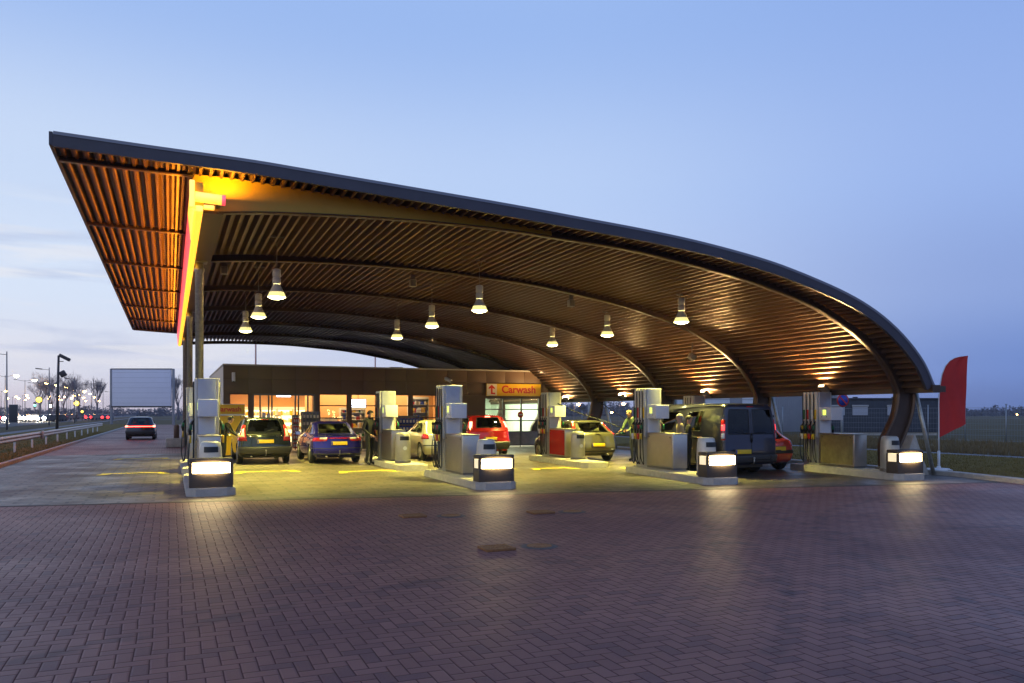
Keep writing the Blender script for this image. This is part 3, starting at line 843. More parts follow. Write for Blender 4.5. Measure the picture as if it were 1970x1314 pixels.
# openings in the front wall: (x0, x1, z0, z1)
WIN = [(2.37, 3.23, .35, 2.58), (3.37, 6.10, .05, 2.58), (6.27, 7.60, .35, 2.6), (7.73, 9.07, .35, 2.6), (9.2, 10.55, .35, 2.6), (10.68, 12.1, .35, 2.6), (14.43, 17.43, .05, 2.48)]
b = MB()
xs = [XA]+[v for w in WIN for v in w[:2]]+[XB]
for k in range(0, len(xs), 2): b.box(xs[k], xs[k+1], 0, .25, 0, 2.62)
for w in WIN:
    if w[2] > .1: b.box(w[0], w[1], 0, .25, 0, w[2])
    if w[3] < 2.62: b.box(w[0], w[1], 0, .25, w[3], 2.62)
b.build('front_wall', 'wall_brown', shop)
# rainscreen panels above
b = MB(); b.box(XA, XB, .02, .25, 2.621, ZT-.02); b.build('wall_backing', 'wall_joint', shop)
rd = random.Random(4)
pw = (XB-XA)/16
b = MB()
for a in range(16):
    for z0, z1 in ((2.625, 3.21), (3.222, ZT-.04)):
        b.box(XA+a*pw+.006, XA+(a+1)*pw-.006, -.012, .015, z0, z1, .003)
b.build('cladding_panel', 'wall_brown', shop)
b = MB(); b.box(XA-.03, XB+.03, -.05, .3, ZT-.035, ZT+.03); b.box(XA-.03, XA+.2, .301, 13.2, ZT-.035, ZT+.03); b.box(XB-.2, XB+.03, .301, 13.2, ZT-.035, ZT+.03); b.build('parapet_trim', 'trim_light', shop)
b = MB(); b.box(XA, XA+.2, .251, 13, 0, ZT-.04); b.box(XB-.2, XB, .251, 13, 0, ZT-.04); b.box(XA+.2, XB-.2, 12.8, 13, 0, ZT-.04); b.build('side_wall', 'trim_light', shop)
b = MB(); b.box(XA+.2, XB-.2, .251, 12.79, ZT-.3, ZT-.1); b.build('roof', 'roof_top', shop)
# interior
b = MB(); b.box(XA+.21, 13.2, .26, 9.0, 0.0, .03); b.build('shop_floor', 'room_floor', shop)
b = MB(); b.box(XA+.21, 13.2, 8.8, 8.98, .031, 3.0); b.box(XA+.21, XA+.3, .26, 8.79, .031, 3.0); b.box(12.9, 13.19, .26, 8.79, .031, 3.0); b.build('inner_wall', 'room_orange', shop)
b = MB(); b.box(XA+.21, 13.2, .26, 9.0, 3.01, 3.1); b.build('ceiling', 'room_white', shop)
b = MB()
for x in (3.4, 5.2, 7.0, 9.0, 11.2):
    for y in (1.4, 3.6, 6.2): b.box(x-.3, x+.3, y-.3, y+.3, 2.985, 3.005)
b.build('ceiling_light', 'panel_ceiling', shop)
light('shop_light', 'AREA', (4.9, 4.5, 2.95), 400, (1., .66, .28), shop, (0, 0, 0), shape='RECTANGLE', size=4, size_y=6)
light('shop_light', 'AREA', (9.4, 4.0, 2.95), 420, (1., .70, .36), shop, (0, 0, 0), shape='RECTANGLE', size=5, size_y=5)
# partitions seen through the windows
b = MB(); b.box(6.12, 6.26, .9, 3.2, .03, 3.0); b.box(6.8, 12.8, 3.4, 3.5, .03, 3.0); b.build('partition', 'room_orange', shop)
# window frames and panes
def window(x0, x1, z0, z1, bars, cols=1, fm='frame_brown', gm='glass_clear', nm='window'):
    b = MB(); w = .05
    b.box(x0, x0+w, .04, .14, z0, z1); b.box(x1-w, x1, .04, .14, z0, z1); b.box(x0+w, x1-w, .04, .14, z1-w, z1); b.box(x0+w, x1-w, .04, .14, z0, z0+w)
    for z in bars: b.box(x0+w, x1-w, .05, .13, z-.025, z+.025)
    for c in range(1, cols):
        x = x0+(x1-x0)*c/cols; b.box(x-.025, x+.025, .045, .135, z0+w, z1-w)
    o = b.build(nm, fm, shop)
    b = MB(); b.quad((x0+w, .09, z0+w), (x1-w, .09, z0+w), (x1-w, .09, z1-w), (x0+w, .09, z1-w)); b.build('pane', gm, o)
    return o
window(*WIN[0], (1.5,))
for w in WIN[2:6]: window(*w, (1.48, 2.05))
# sliding door: fixed side lights, two leaves drawn aside
b = MB(); x0, x1 = WIN[1][:2]
b.box(x0, x1, .03, .16, 2.50, 2.58)
for xx in (3.37, 3.66, 4.03, 4.17, 5.19, 5.33, 5.75, 6.04): b.box(xx, xx+.06, .04, .14, .05, 2.499)
for xa, xb in ((3.43, 4.02), (5.39, 6.04)): b.box(xa, xb, .05, .13, .051, .14)
o = b.build('sliding_door', 'frame_alu', shop)
for xa, xb in ((3.43, 3.66), (3.72, 4.03), (5.39, 5.75), (5.81, 6.04)):
    b = MB(); b.quad((xa, .09, .14), (xb, .09, .14), (xb, .09, 2.5), (xa, .09, 2.5)); b.build('pane', 'glass_clear', o)
for xx, zz in ((3.85, 1.60), (4.05, 1.56), (5.6, 1.5)):
    b = MB(); b.box(xx-.08, xx+.08, .03, .034, zz-.13, zz+.13); b.build('notice', 'white', o)
# carwash bay
b = MB(); b.box(13.3, XB-.3, .26, 9.0, .0, .02); b.build('wash_floor', 'concrete', shop)
b = MB(); b.box(13.21, 13.3, .26, 9.0, .02, 3.1); b.box(XB-.3, XB-.21, .26, 9.0, .02, 3.1); b.box(13.3, XB-.3, 8.9, 9.0, .02, 3.1); b.box(13.3, XB-.3, .26, 9, 3.1, 3.2); b.build('wash_wall', 'wash_wall', shop)
b = MB()
for y in (1.6, 4.2, 7): b.box(13.7, 13.85, y-.8, y+.8, 2.6, 2.75); b.box(17.6, 17.75, y-.8, y+.8, 2.6, 2.75)
b.box(14.6, 17.2, .7, .85, 2.85, 2.95)
b.build('tube_light', 'panel_wash', shop)
light('wash_light', 'AREA', (15.9, 3.5, 3.0), 620, (1., 1., .74), shop, (0, 0, 0), shape='RECTANGLE', size=3, size_y=6)
b = MB(); rd = random.Random(2)
b.lathe([(.3, .3), (.36, .5), (.34, 1.2), (.36, 1.9), (.3, 2.2), (0.1, 2.25), (.1, 2.6)], 24, Matrix.Translation((14.6, 4.2, 0)))
b.build('wash_brush', 'brush_blue', shop)
x0, x1, z0, z1 = WIN[6]
b = MB()
zz = [z0, .13, .74, .79, 1.30, 1.35, 1.87, 1.92, 2.43, z1]
for k in range(0, 10, 2): b.box(x0, x1, .05, .11, zz[k], zz[k+1])
for c in range(4):
    x = x0+(x1-x0)*c/3; b.box(max(x0, x-.035), min(x1, x+.035), .047, .113, .131, z1-.05)
o = b.build('roller_door', 'frame_alu', shop)
b = MB(); b.box(x0+.04, x1-.04, .065, .095, .13, .74); b.build('lower_panel', 'steel_dark', o)
b = MB(); b.quad((x0+.04, .08, .74), (x1-.04, .08, .74), (x1-.04, .08, 2.43), (x0+.04, .08, 2.43)); b.build('pane', 'glass_wash', o)
# threshold strip in front of the building
struct(sheet('shop_apron', [(XA-.2, 35.6), (XB+.2, 35.6), (XB+.2, 36.99), (XA-.2, 36.99)], .03, 'concrete'))

# the Carwash sign
cw = thing('carwash_sign', 'long yellow Carwash sign with red lettering and arrow above the wash bay door', 'sign', (15.94, V0-.02, 2.87))
b = MB(); b.box(-1.48, 1.5, -.10, 0, -.30, .31, .015); b.build('board', 'sign_yellow', cw)
b = MB(); b.box(-1.46, -.93, -.108, -.101, -.285, .295); b.build('arrow_panel', 'sign_cream', cw)
b = MB()
b.prism([(-1.30, -.22), (-1.02, -.22), (-1.02, -.14), (-1.16, -.14), (-1.16, .08), (-1.03, .03), (-1.06, .12), (-1.20, .25), (-1.36, .12), (-1.38, .03), (-1.25, .08), (-1.25, -.22)][::-1], -.116, -.109, 'y')
b.build('arrow', 'sign_red', cw)
text_mesh('lettering', 'Carwash', .52, 'sign_red', cw, (.27, -.112, .01), (R(90), 0, 0), .004, .013, 1.02)
light('sign_light', 'AREA', (0, -.9, .9), 16, (1., .75, .4), cw, (R(-35)+R(0), 0, 0), shape='RECTANGLE', size=2.6, size_y=.15)

# fixtures and goods round the shop
t = thing('hanging_screen', 'bright white screen hanging inside the shop window', 'screen', (8.35, 38.3, 2.18))
b = MB(); b.box(-.40, .40, -.03, .05, -.22, .22, .01); b.build('casing', 'black', t)
b = MB(); b.box(-.37, .37, -.036, -.031, -.19, .19); b.build('display', 'screen_white', t)
b = MB(); b.tube([(0, 0, .22), (0, 0, .8)], .015, 6); b.build('bracket', 'steel_dark', t)
t = thing('strip_lamp', 'white strip lamp above the open shop door', 'lamp', (4.85, 38.2, 2.52))
b = MB(); b.box(-.32, .32, -.05, .05, -.06, .06, .02); b.build('diffuser', 'screen_white', t)
b = MB(); b.tube([(-.2, 0, .06), (-.2, 0, .48)], .01, 5); b.tube([(.2, 0, .06), (.2, 0, .48)], .01, 5); b.build('hanger', 'steel_dark', t)
GOODS = ['yellow_plastic', 'white', 'red_plastic', 'green_plastic', 'plate_blue', 'sign_cream', 'cloth_beige', 'room_orange']
rd = random.Random(12)
def shelf_unit(name, x0, x1, y, zs, ztop, label, cat, grp, glow=False, d=.5):
    t = thing(name, label, cat, ((x0+x1)/2, y, .03), 0, grp); w = (x1-x0)/2
    b = MB(); b.box(-w, w, d-.03, d, 0, ztop); b.box(-w, -w+.03, 0, d-.031, 0, ztop); b.box(w-.03, w, 0, d-.031, 0, ztop)
    b.box(-w+.03, w-.03, 0, d-.031, ztop-.12, ztop); b.build('cabinet', 'shelf_white', t)
    if glow:
        b = MB(); b.box(-w+.03, w-.03, d-.04, d-.031, .15, ztop-.15); b.build('back_light', 'panel_cooler', t)
    for z in zs:
        b = MB(); b.box(-w+.031, w-.031, .02, d-.05, z-.02, z); s = b.build('shelf', 'shelf_white', t)
        g = MB(); x = -w+.05
        while x < w-.1:
            ww = rd.uniform(.06, .13); h = rd.uniform(.12, .27)
            g.mi = rd.randrange(8) if not glow else rd.choice((0, 1, 5, 5, 0, 7)); g.box(x, x+ww*.9, .05, .28, z+.001, z+h, .012); x += ww
        g.build('packs', GOODS, s)
for k in range(4): shelf_unit('cooler', 3.55+k*.82, 3.55+k*.82+.80, 43.2, (.45, .82, 1.19, 1.56), 2.0, f'lit drinks cooler in the shop, {("first", "second", "third", "fourth")[k]} from the left behind the open door', 'cooler', 'lit drinks coolers along the shop back wall', True)
shelf_unit('display_rack', 6.4, 7.55, 39.3, (.5, .9, 1.2), 1.4, 'goods shelf low behind the window with the string lights', 'shelf', 'goods shelves inside the shop')
shelf_unit('display_rack', 7.75, 9.0, 39.5, (.5, .95, 1.35, 1.7), 1.95, 'goods shelf behind the window with the hanging screen', 'shelf', 'goods shelves inside the shop')
shelf_unit('display_rack', 11.1, 12.1, 38.9, (.5, .9, 1.3, 1.7, 2.1), 2.5, 'tall goods shelf behind the shop window next to the carwash', 'shelf', 'goods shelves inside the shop')
t = thing('string_light_bow', 'twinkling string light decoration in the shop window', 'decoration', (6.95, 37.7, 1.47))
b = MB(); rr = random.Random(3)
for k in range(46):
    a = rr.random(); x = -.12+.30*(k % 2)*.8+rr.uniform(-.05, .05); z = rr.uniform(0.02, .40) if k < 26 else rr.uniform(.0, .07)
    if k >= 26: x = rr.uniform(.05, .5)
    b.lathe([(0, -.012), (.013, 0), (0, .012)], 6, Matrix.Translation((x, rr.uniform(-.04, .04), z)))
b.build('bulbs', 'string_light', t)
b = MB(); b.box(-.3, .55, -.1, .1, -.03, -.005); b.build('ledge', 'shelf_white', t)
# goods out of doors
def rack(x0, x1, y, z1, cols, label, rows=3):
    t = thing('goods_rack', label, 'goods rack', ((x0+x1)/2, y, .03), 0, 'goods racks standing outside the shop'); w = (x1-x0)/2
    b = MB()
    for sx in (-1, 1):
        for yy in (-.18, .18): b.box(sx*w-.015, sx*w+.015, yy-.015, yy+.015, 0, z1)
    b.box(-w+.016, w-.016, .155, .16, .1, z1); b.build('frame', 'steel_dark', t)
    for k in range(rows):
        z = .12+k*(z1-.15)/rows
        b = MB(); b.box(-w+.016, w-.016, -.16, .154, z-.02, z); s = b.build('shelf', 'steel_dark', t)
        g = MB(); n = max(3, int(2*w/.15))
        for q in range(n):
            x = -w+.03+q*(2*w-.04)/n; ww = (2*w-.06)/n
            g.mi = 0; g.box(x, x+ww*.9, -.14, .1, z+.001, z+.26, .02)
            g.mi = 1; g.box(x+ww*.15, x+ww*.75, -.145, -.1405, z+.06, z+.19)
            g.mi = 2; g.lathe([(.025, z+.26), (.025, z+.29), (0, z+.29)], 8, Matrix.Translation((x+ww*.45, -.02, 0)))
        g.build('canister', cols, s)
rack(9.75, 10.75, 36.2, 1.55, ['plate_blue', 'sign_cream', 'red_plastic'], 'rack of blue canisters outside the shop, left of the pale hatchback', 4)
rack(5.0, 5.3, 36.4, 1.6, ['red_plastic', 'white', 'white'], 'slim red and white stack of drinks beside the open shop door', 4)
rack(5.42, 6.2, 36.5, 1.75, ['steel_dark', 'sign_cream', 'plate_blue'], 'dark rack of small packs right of the shop door', 5)
# cctv and roof clutter
def cctv(x, y, z, label, fl=False):
    t = thing('security_camera', label, 'security camera', (x, y, z), 0, 'security cameras on the shop front')
    b = MB(); M = Matrix.Rotation(R(28 if fl else 75), 4, 'X') @ Matrix.Rotation(R(30 if fl else 0), 4, 'Z')
    b.box(-.07, .07, -.30, .1, -.06, .07, .02, M); b.build('housing', 'white', t)
    b = MB(); b.lathe([(.045, 0), (.045, -.012), (0, -.012)], 12, M @ Matrix.Translation((0, -.30, 0)) @ Matrix.Rotation(R(-90), 4, 'X')); b.build('lens', 'black', t)
    b = MB(); b.tube([(0, 0.05, -.02), (0, .12, -.08), (0, .2, -.08)], .02, 6); b.build('bracket', 'steel', t)
cctv(2.55, V0-.21, 3.38, 'white dome like camera at the left end of the shop front')
cctv(12.35, V0-.21, 3.36, 'white box camera high on the shop front left of the Carwash sign', True)
t = thing('roof_unit', 'flat dark unit on the shop roof at the left end', 'roof unit', (3.6, 41.2, ZT-.1)); b = MB(); b.box(-.75, .85, -.4, .4, 0, .28, .03); b.build('casing', 'plastic_dark', t)
b = MB(); b.lathe([(.2, .28), (.22, .33), (.05, .38), (0, .38)], 14); b.build('cowl', 'plastic_dark', t)
t = thing('roof_unit', 'dark box vent on the middle of the shop roof', 'roof unit', (11.0, 41.4, ZT-.1)); b = MB(); b.box(-.34, .34, -.35, .35, 0, .40, .03); b.build('casing', 'plastic_dark', t)
b = MB(); b.box(-.5, -.341, -.2, .2, .1, .3, .02); b.build('duct', 'plastic_dark', t)
# no entry sign before the wash door
t = thing('no_entry_sign', 'small round red no entry sign in front of the carwash door', 'road sign', (16.0, 36.2, .03))
MX = Matrix.Rotation(R(90), 4, 'X')
b = MB(); b.tube([(0, .02, 0), (0, .02, 1.75)], .025, 8); b.build('post', 'pole_dark', t)
b = MB(); b.lathe([(0, .0), (.155, .0), (.16, -.01), (.155, -.018), (0, -.018)], 24, Matrix.Translation((0, -.02, 1.60)) @ MX); b.build('disc', 'sign_red', t)
b = MB(); b.box(-.105, .105, -.0235, -.0205, 1.575, 1.625); b.build('bar', 'white', t)
# yellow carwash kiosk behind the green estate car
t = thing('carwash_kiosk', 'yellow Carwash kiosk behind the green estate car', 'kiosk', (2.1, 33.2, 0))
b = MB(); b.box(-.6, .6, -.25, .25, .05, 1.60, .03); b.build('body', 'sign_yellow', t)
b = MB(); b.box(-.62, .62, -.27, .27, 1.601, 1.67, .01); b.build('stripe', 'white', t)
b = MB(); b.box(-.60, .60, -.26, .26, 1.671, 2.04, .03); b.build('header', 'sign_yellow', t)
b = MB(); b.box(-.61, .61, -.265, .265, 2.041, 2.06, .005); b.build('cap', 'white', t)
text_mesh('lettering', 'Carwash', .27, 'sign_red', t, (.0, -.265, 1.85), (R(90), 0, 0), .004, .006)
b = MB(); b.box(-.55, .55, -.2, .2, 0, .05); b.build('plinth', 'steel_dark', t)
# thin masts behind the building
for x, y, h, l in ((5.2, 55, 7.0, 'thin pale mast above the left end of the shop roof'), (14.4, 60, 7.2, 'thin pale mast above the middle of the shop roof')):
    t = thing('mast', l, 'mast', (x, y, 0), 0, 'thin masts behind the shop'); b = MB(); b.tube([(0, 0, 0), (0, 0, h)], [.07, .05], 8); b.build('pole', 'mast_lamplit', t)
    b = MB(); b.lathe([(.07, h), (.07, h+.06), (0, h+.08)], 8); b.build('finial', 'pole_white', t)

# ------------------------------------------------------------------ cars
class Body:
    """closed car shell made of rounded rings stacked from sill to roof; s runs round the ring (0 = rear centre, +-1 = front centre), t up the levels"""
    KEYS = ('zr', 'zf', 'yr', 'yf', 'hw', 'hr', 'hf', 'rr', 'rf', 'br', 'bf')
    def __init__(s, levels): s.L = [dict(zip(s.KEYS, l)) for l in levels]
    def par(s, t):
        n = len(s.L)-1; t = min(max(t, 0), n); k = min(int(t), n-1); f = t-k
        return {q: s.L[k][q]*(1-f)+s.L[k+1][q]*f for q in s.KEYS}
    def P(s, sv, t):
        p = s.par(t); sg = 1 if sv >= 0 else -1; a = abs(sv)
        if a > 1: a = 2-a; sg = -sg
        yr2 = p['yr']+p['br']; yf2 = p['yf']-p['bf']
        if a < .25:
            q = a/.25; x = q*(p['hr']-p['rr']); y = p['yr']+p['br']*q*q
        elif a < .35:
            q = (a-.25)/.10*math.pi/2; x = p['hr']-p['rr']+p['rr']*math.sin(q); y = yr2+p['rr']*1.2*(1-math.cos(q))
        elif a < .80:
            q = (a-.35)/.45; y0 = yr2+p['rr']*1.2; y1 = yf2-p['rf']*1.4
            y = y0+(y1-y0)*q; x = p['hw']-(p['hw']-p['hr'])*(1-q)**3-(p['hw']-p['hf'])*q**3
        elif a < .90:
            q = (a-.80)/.10*math.pi/2; x = p['hf']-p['rf']+p['rf']*math.cos(q); y = yf2-p['rf']*1.4*(1-math.sin(q))
        else:
            q = (1-a)/.10; x = q*(p['hf']-p['rf']); y = p['yf']-p['bf']*q*q
        f = (y-p['yr'])/max(1e-4, p['yf']-p['yr'])
        return Vector((sg*x, y, p['zr']+(p['zf']-p['zr'])*f))
    def N(s, sv, t):
        e = .004
        d1 = s.P(sv+e, t)-s.P(sv-e, t); d2 = s.P(sv, t+e*4)-s.P(sv, t-e*4)
        n = d1.cross(d2)
        if n.length < 1e-9: return Vector((0, 0, 1))
        n.normalize(); return n
    def surf(s, sv, t, d=0.): return s.P(sv, t)+s.N(sv, t)*d
    def mesh(s, wins, sub=3, ns=None):
        S = sorted({round(-1+2*k/96, 5) for k in range(97)} | {x for w in wins for x in w[:2]} | {-x for w in wins for x in w[:2]})
        S = [x for x in S if -1 <= x < 1]
        n = len(s.L)-1
        T = sorted({round(k/sub, 5) for k in range(n*sub+1)} | {x for w in wins for x in w[2:4]})
        b = MB(); vs = [[b.bm.verts.new(s.P(sv, t)) for sv in S] for t in T]; m = len(S)
        for a in range(len(T)-1):
            tm = (T[a]+T[a+1])/2
            for c in range(m):
                s0 = S[c]; s1 = S[(c+1) % m] if c < m-1 else 1.
                sm = (s0+s1)/2
                f = b.bm.faces.new([vs[a][c], vs[a][(c+1) % m], vs[a+1][(c+1) % m], vs[a+1][c]]); f.smooth = True
                for w in wins:
                    hit = (w[0] < sm < w[1]) or (w[0] < sm+2 < w[1]) or (len(w) < 5 and w[0] < -sm < w[1])
                    if hit and w[2] < tm < w[3]: f.material_index = 1
        f = b.bm.faces.new(vs[0][::-1]); f.smooth = True
        f = b.bm.faces.new(vs[-1]); f.smooth = True
        return b
def patch(B, name, s0, s1, t0, t1, m, parent, d=.012, ns=8, nt=4, mirror=False, s0t=None, s1t=None, thick=True):
    """a shell lying on the body surface; s0t / s1t give the side limits at its upper edge"""
    s0t = s0 if s0t is None else s0t; s1t = s1 if s1t is None else s1t
    b = MB()
    for sg in ((1, -1) if mirror else (1,)):
        rows = []
        for a in range(nt+1):
            f = a/nt; t = t0+(t1-t0)*f; A, C = s0+(s0t-s0)*f, s1+(s1t-s1)*f
            row = [B.surf(sg*(A+(C-A)*q/ns), t, d) for q in range(ns+1)]
            if thick: row = [B.surf(sg*A, t, -.01)]+row+[B.surf(sg*C, t, -.01)]
            rows.append(row)
        if thick:
            lo = [B.surf(sg*(s0+(s1-s0)*min(max(q-1, 0), ns)/ns), t0, -.01) for q in range(ns+3)]
            hi = [B.surf(sg*(s0t+(s1t-s0t)*min(max(q-1, 0), ns)/ns), t1, -.01) for q in range(ns+3)]
            rows = [lo]+rows+[hi]
        b.grid(rows)
    return b.build(name, m, parent)
def wheel_parts(t, x, y, r, w, sg, spokes=5):
    b = MB(); M = Matrix.Translation((x, y, r))
    b.lathe([(r*.66, -w/2), (r*.9, -w/2), (r*.98, -w/2+.02), (r, -w*.2), (r, w*.2), (r*.98, w/2-.02), (r*.9, w/2), (r*.66, w/2), (r*.66, -w/2)], 28, M, True, 'x', False)
    wh = b.build('wheel', 'tyre', t)
    b = MB(); o = sg*w/2
    b.lathe([(r*.67, o*.94), (r*.62, o*.6), (r*.2, o*.55), (0, o*.55)], 24, M, True, 'x')
    for k in range(spokes):
        a = 2*math.pi*k/spokes
        Mk = M @ Matrix.Rotation(a, 4, 'X')
        x0, x1 = sorted((o*.58, o*.96)); b.box(x0, x1, -.035, .035, r*.1, r*.65, .01, Mk)
    b.lathe([(r*.17, o*.6), (r*.15, o*1.0), (0, o*1.02)], 14, M, True, 'x')
    b.build('rim', 'rim', wh)
    return wh
def boolean_arches(o, cyl):
    bpy.context.view_layer.update()
    md = o.modifiers.new('cut', 'BOOLEAN'); md.operation = 'DIFFERENCE'; md.object = cyl; md.solver = 'EXACT'
    dg = bpy.context.evaluated_depsgraph_get()
    me = bpy.data.meshes.new_from_object(o.evaluated_get(dg)); o.modifiers.remove(md)
    old = o.data; o.data = me; bpy.data.meshes.remove(old)
    bpy.data.objects.remove(cyl)
def car(name, label, cat, loc, rotz, paint, levels, wins, L, W, tr, wx, wb, wr, gm='glass_car', extras=None, group=None, rear_glass='glass_car', seats=True):
    """wb = (rear axle y, front axle y)"""
    t = thing(name, label, cat, loc, rotz, group)
    B = Body(levels)
    o = B.mesh(wins).build('body', [paint, paint], t)
    b = MB()
    for y in wb:
        for sg in (-1, 1): b.lathe([(wr*1.16, sg*(W/2-.26)), (wr*1.16, sg*(W/2+.2))], 28, Matrix.Translation((0, y, wr+.01)), False, 'x')
    bmesh.ops.recalc_face_normals(b.bm, faces=b.bm.faces[:])
    cyl = b.build('cutter', 'black')
    o.parent = None; boolean_arches(o, cyl); o.parent = t
    bm = bmesh.new(); bm.from_mesh(o.data)
    bmesh.ops.delete(bm, geom=[f for f in bm.faces if f.material_index == 1], context='FACES')
    for f in bm.faces: f.smooth = True
    bm.to_mesh(o.data); bm.free()
    o.data.set_sharp_from_angle(angle=R(38))
    o.data.materials.clear(); o.data.materials.append(MATS[paint])
    for k, w in enumerate(wins):
        nm = 'side_window' if len(w) < 5 else ('windscreen' if w[1] > 1 else 'rear_window')
        sides = (1,) if len(w) > 4 else (1, -1)
        for sg in sides:
            b = MB(); e = .006
            rows = [[B.surf(sg*(w[0]-e+(w[1]-w[0]+2*e)*q/10), w[2]-.03+(w[3]-w[2]+.06)*a/5, -.004) for q in range(11)] for a in range(6)]
            b.grid(rows); b.build(nm, rear_glass if nm == 'rear_window' else gm, t)
            # rubber seal: a thin frame just outside the pane
            b = MB(); n = 10
            ring = [(w[0]+(w[1]-w[0])*q/n, w[2]) for q in range(n)]+[(w[1], w[2]+(w[3]-w[2])*q/n) for q in range(n)]+[(w[1]-(w[1]-w[0])*q/n, w[3]) for q in range(n)]+[(w[0], w[3]-(w[3]-w[2])*q/n) for q in range(n)]
            pts = [B.surf(sg*a, c, .001) for a, c in ring]
            b.tube(pts+[pts[0]], .011, 5, False); b.build('window_seal', 'trim_black', t)
    for y in wb:
        for sg in (-1, 1): wheel_parts(t, sg*(W/2-.125), y, wr, .19, sg)
    # dark floor and cabin
    b = MB(); b.box(-W*.36, W*.36, .35, L-.5, .2, .42); b.build('floor_pan', 'interior', t)
    if seats:
        ym = wb[0]+(wb[1]-wb[0])*.45
        b = MB()
        for x in (-.37, .37):
            b.box(x-.23, x+.23, ym-.05, ym+.45, .42, .58, .05); b.box(x-.22, x+.22, ym-.2, ym-.06, .5, 1.06*tr, .05); b.box(x-.13, x+.13, ym-.2, ym-.1, 1.08*tr, 1.26*tr, .04)
        b.box(-.6, .6, wb[0]+.12, wb[0]+.25, .5, .98*tr, .05)
        for x in (-.37, .37): b.box(x-.13, x+.13, wb[0]+.1, wb[0]+.18, .99*tr, 1.12*tr, .03)
        b.box(-.62, .62, ym+.85, ym+1.1, .6, .95, .06)
        b.build('seat', 'seat_grey', t)
    if extras: extras(t, B)
    return t
def plate(t, x, y, z, w=.52, h=.115, tilt=0., name='number_plate'):
    M = Matrix.Translation((x, y, z)) @ Matrix.Rotation(tilt, 4, 'X')
    b = MB(); b.box(-w/2, w/2, -.012, 0, -h/2, h/2, .004, M); o = b.build(name, 'plate_yellow', t)
    b = MB(); b.box(-w/2+.003, -w/2+.045, -.0145, -.0125, -h/2+.006, h/2-.006, 0, M); b.build('country_strip', 'plate_blue', o)
    b = MB(); b.box(-w/2-.012, w/2+.012, -.006, .008, -h/2-.012, h/2+.012, .003, M); b.build('plate_frame', 'trim_black', o)
def mirror(t, x, y, z, m, sg):
    b = MB(); b.box(x-.09 if sg > 0 else x-.11, x+.11 if sg > 0 else x+.09, y-.05, y+.06, z-.065, z+.075, .03)
    o = b.build('mirror', m, t)
    b = MB(); b.box(x-.075, x+.075, y-.056, y-.052, z-.05, z+.055); b.build('mirror_glass', 'chrome', o)
def exhaust(t, x, y, z):
    b = MB(); b.tube([(x, y, z), (x, y+.25, z)], .03, 10); b.build('exhaust', 'steel', t)
def towbar(t, z=.42):
    b = MB(); b.tube([(0, .3, z-.12), (0, -.06, z-.12), (0, -.10, z-.06), (0, -.10, z+.02)], .016, 7); b.lathe([(0, z+.015), (.027, z+.03), (.03, z+.045), (.02, z+.065), (0, z+.07)], 10, Matrix.Translation((0, -.10, 0))); b.build('towbar', 'steel', t)
def wiper(t, B, t0, t1, s1):
    b = MB(); b.tube([B.surf(0, t0, .03), B.surf(s1*.4, t0+(t1-t0)*.35, .03), B.surf(s1, t1, .025)], .010, 5); b.build('wiper', 'black', t)

def hatch_levels(L, W, H, belt=.92, rear_lean=.30, nose=.72, bonnet=1.0, rh=None, bulge=.10):
    h = W/2
    return [
        # zr   zf   yr   yf       hw     hr      hf      rr   rf   br   bf
        (.24, .20, .16, L-.12, h*.90, h*.86, h*.84, .10, .16, .06, .12),
        (.32, .26, .05, L-.03, h*.955, h*.93, h*.90, .12, .20, bulge, .16),
        (.48, .42, .0, L, h*.98, h*.97, h*.93, .13, .22, bulge, .18),
        (.62, .56, .015, L-.02, h*.995, h*.975, h*.93, .14, .24, bulge, .18),
        (.78, .66, .05, L-.07, h, h*.96, h*.92, .14, .24, bulge, .18),
        (belt, nose+.05, .085, L-.20, h*.985, h*.935, h*.90, .14, .26, bulge*.9, .2),
        (belt+.04, belt+.05, .11, L-bonnet, h*.95, h*.90, h*.88, .13, .22, bulge*.85, .2),
        (H-.30, H-.32, .11+rear_lean*.45, L-bonnet-.42, h*.845, h*.82, h*.76, .12, .2, bulge*.8, .14),
        (H-.10, H-.13, .11+rear_lean*.88, L-bonnet-.78, h*.755, h*.735, h*.67, .12, .18, bulge*.7, .10),
        (H-.035, H-.055, .16+rear_lean*1.0, L-bonnet-.95, h*.68, h*.66, h*.58, .14, .18, bulge*.6, .08),
        (H, H-.02, .45+rear_lean, L-bonnet-1.25, h*.46, h*.42, h*.36, .2, .2, .05, .05)]
def sedan_levels(L, W, H, belt=.93, boot=.52, nose=.72, bonnet=1.12):
    h = W/2
    return [
        (.24, .20, .18, L-.12, h*.88, h*.84, h*.82, .10, .16, .08, .12),
        (.32, .26, .05, L-.03, h*.95, h*.92, h*.88, .14, .20, .11, .16),
        (.48, .42, .0, L, h*.98, h*.96, h*.92, .15, .22, .12, .18),
        (.60, .56, .02, L-.02, h*.995, h*.965, h*.93, .16, .24, .12, .18),
        (.76, .66, .06, L-.07, h, h*.955, h*.92, .16, .24, .12, .18),
        (belt, nose+.05, .10, L-.20, h*.975, h*.90, h*.90, .18, .26, .11, .2),
        (belt+.06, belt+.04, .18+boot, L-bonnet, h*.93, h*.84, h*.87, .14, .22, .07, .2),
        (H-.28, H-.30, .42+boot, L-bonnet-.42, h*.84, h*.79, h*.76, .13, .2, .07, .14),
        (H-.10, H-.12, .72+boot, L-bonnet-.80, h*.755, h*.725, h*.67, .12, .18, .07, .10),
        (H-.035, H-.05, .88+boot, L-bonnet-.98, h*.67, h*.62, h*.58, .14, .18, .06, .08),
        (H, H-.02, 1.15+boot, L-bonnet-1.2, h*.46, h*.42, h*.36, .2, .2, .05, .05)]
SIDE = [(.385, .535, 6.25, 7.95), (.555, .745, 6.25, 7.95)]

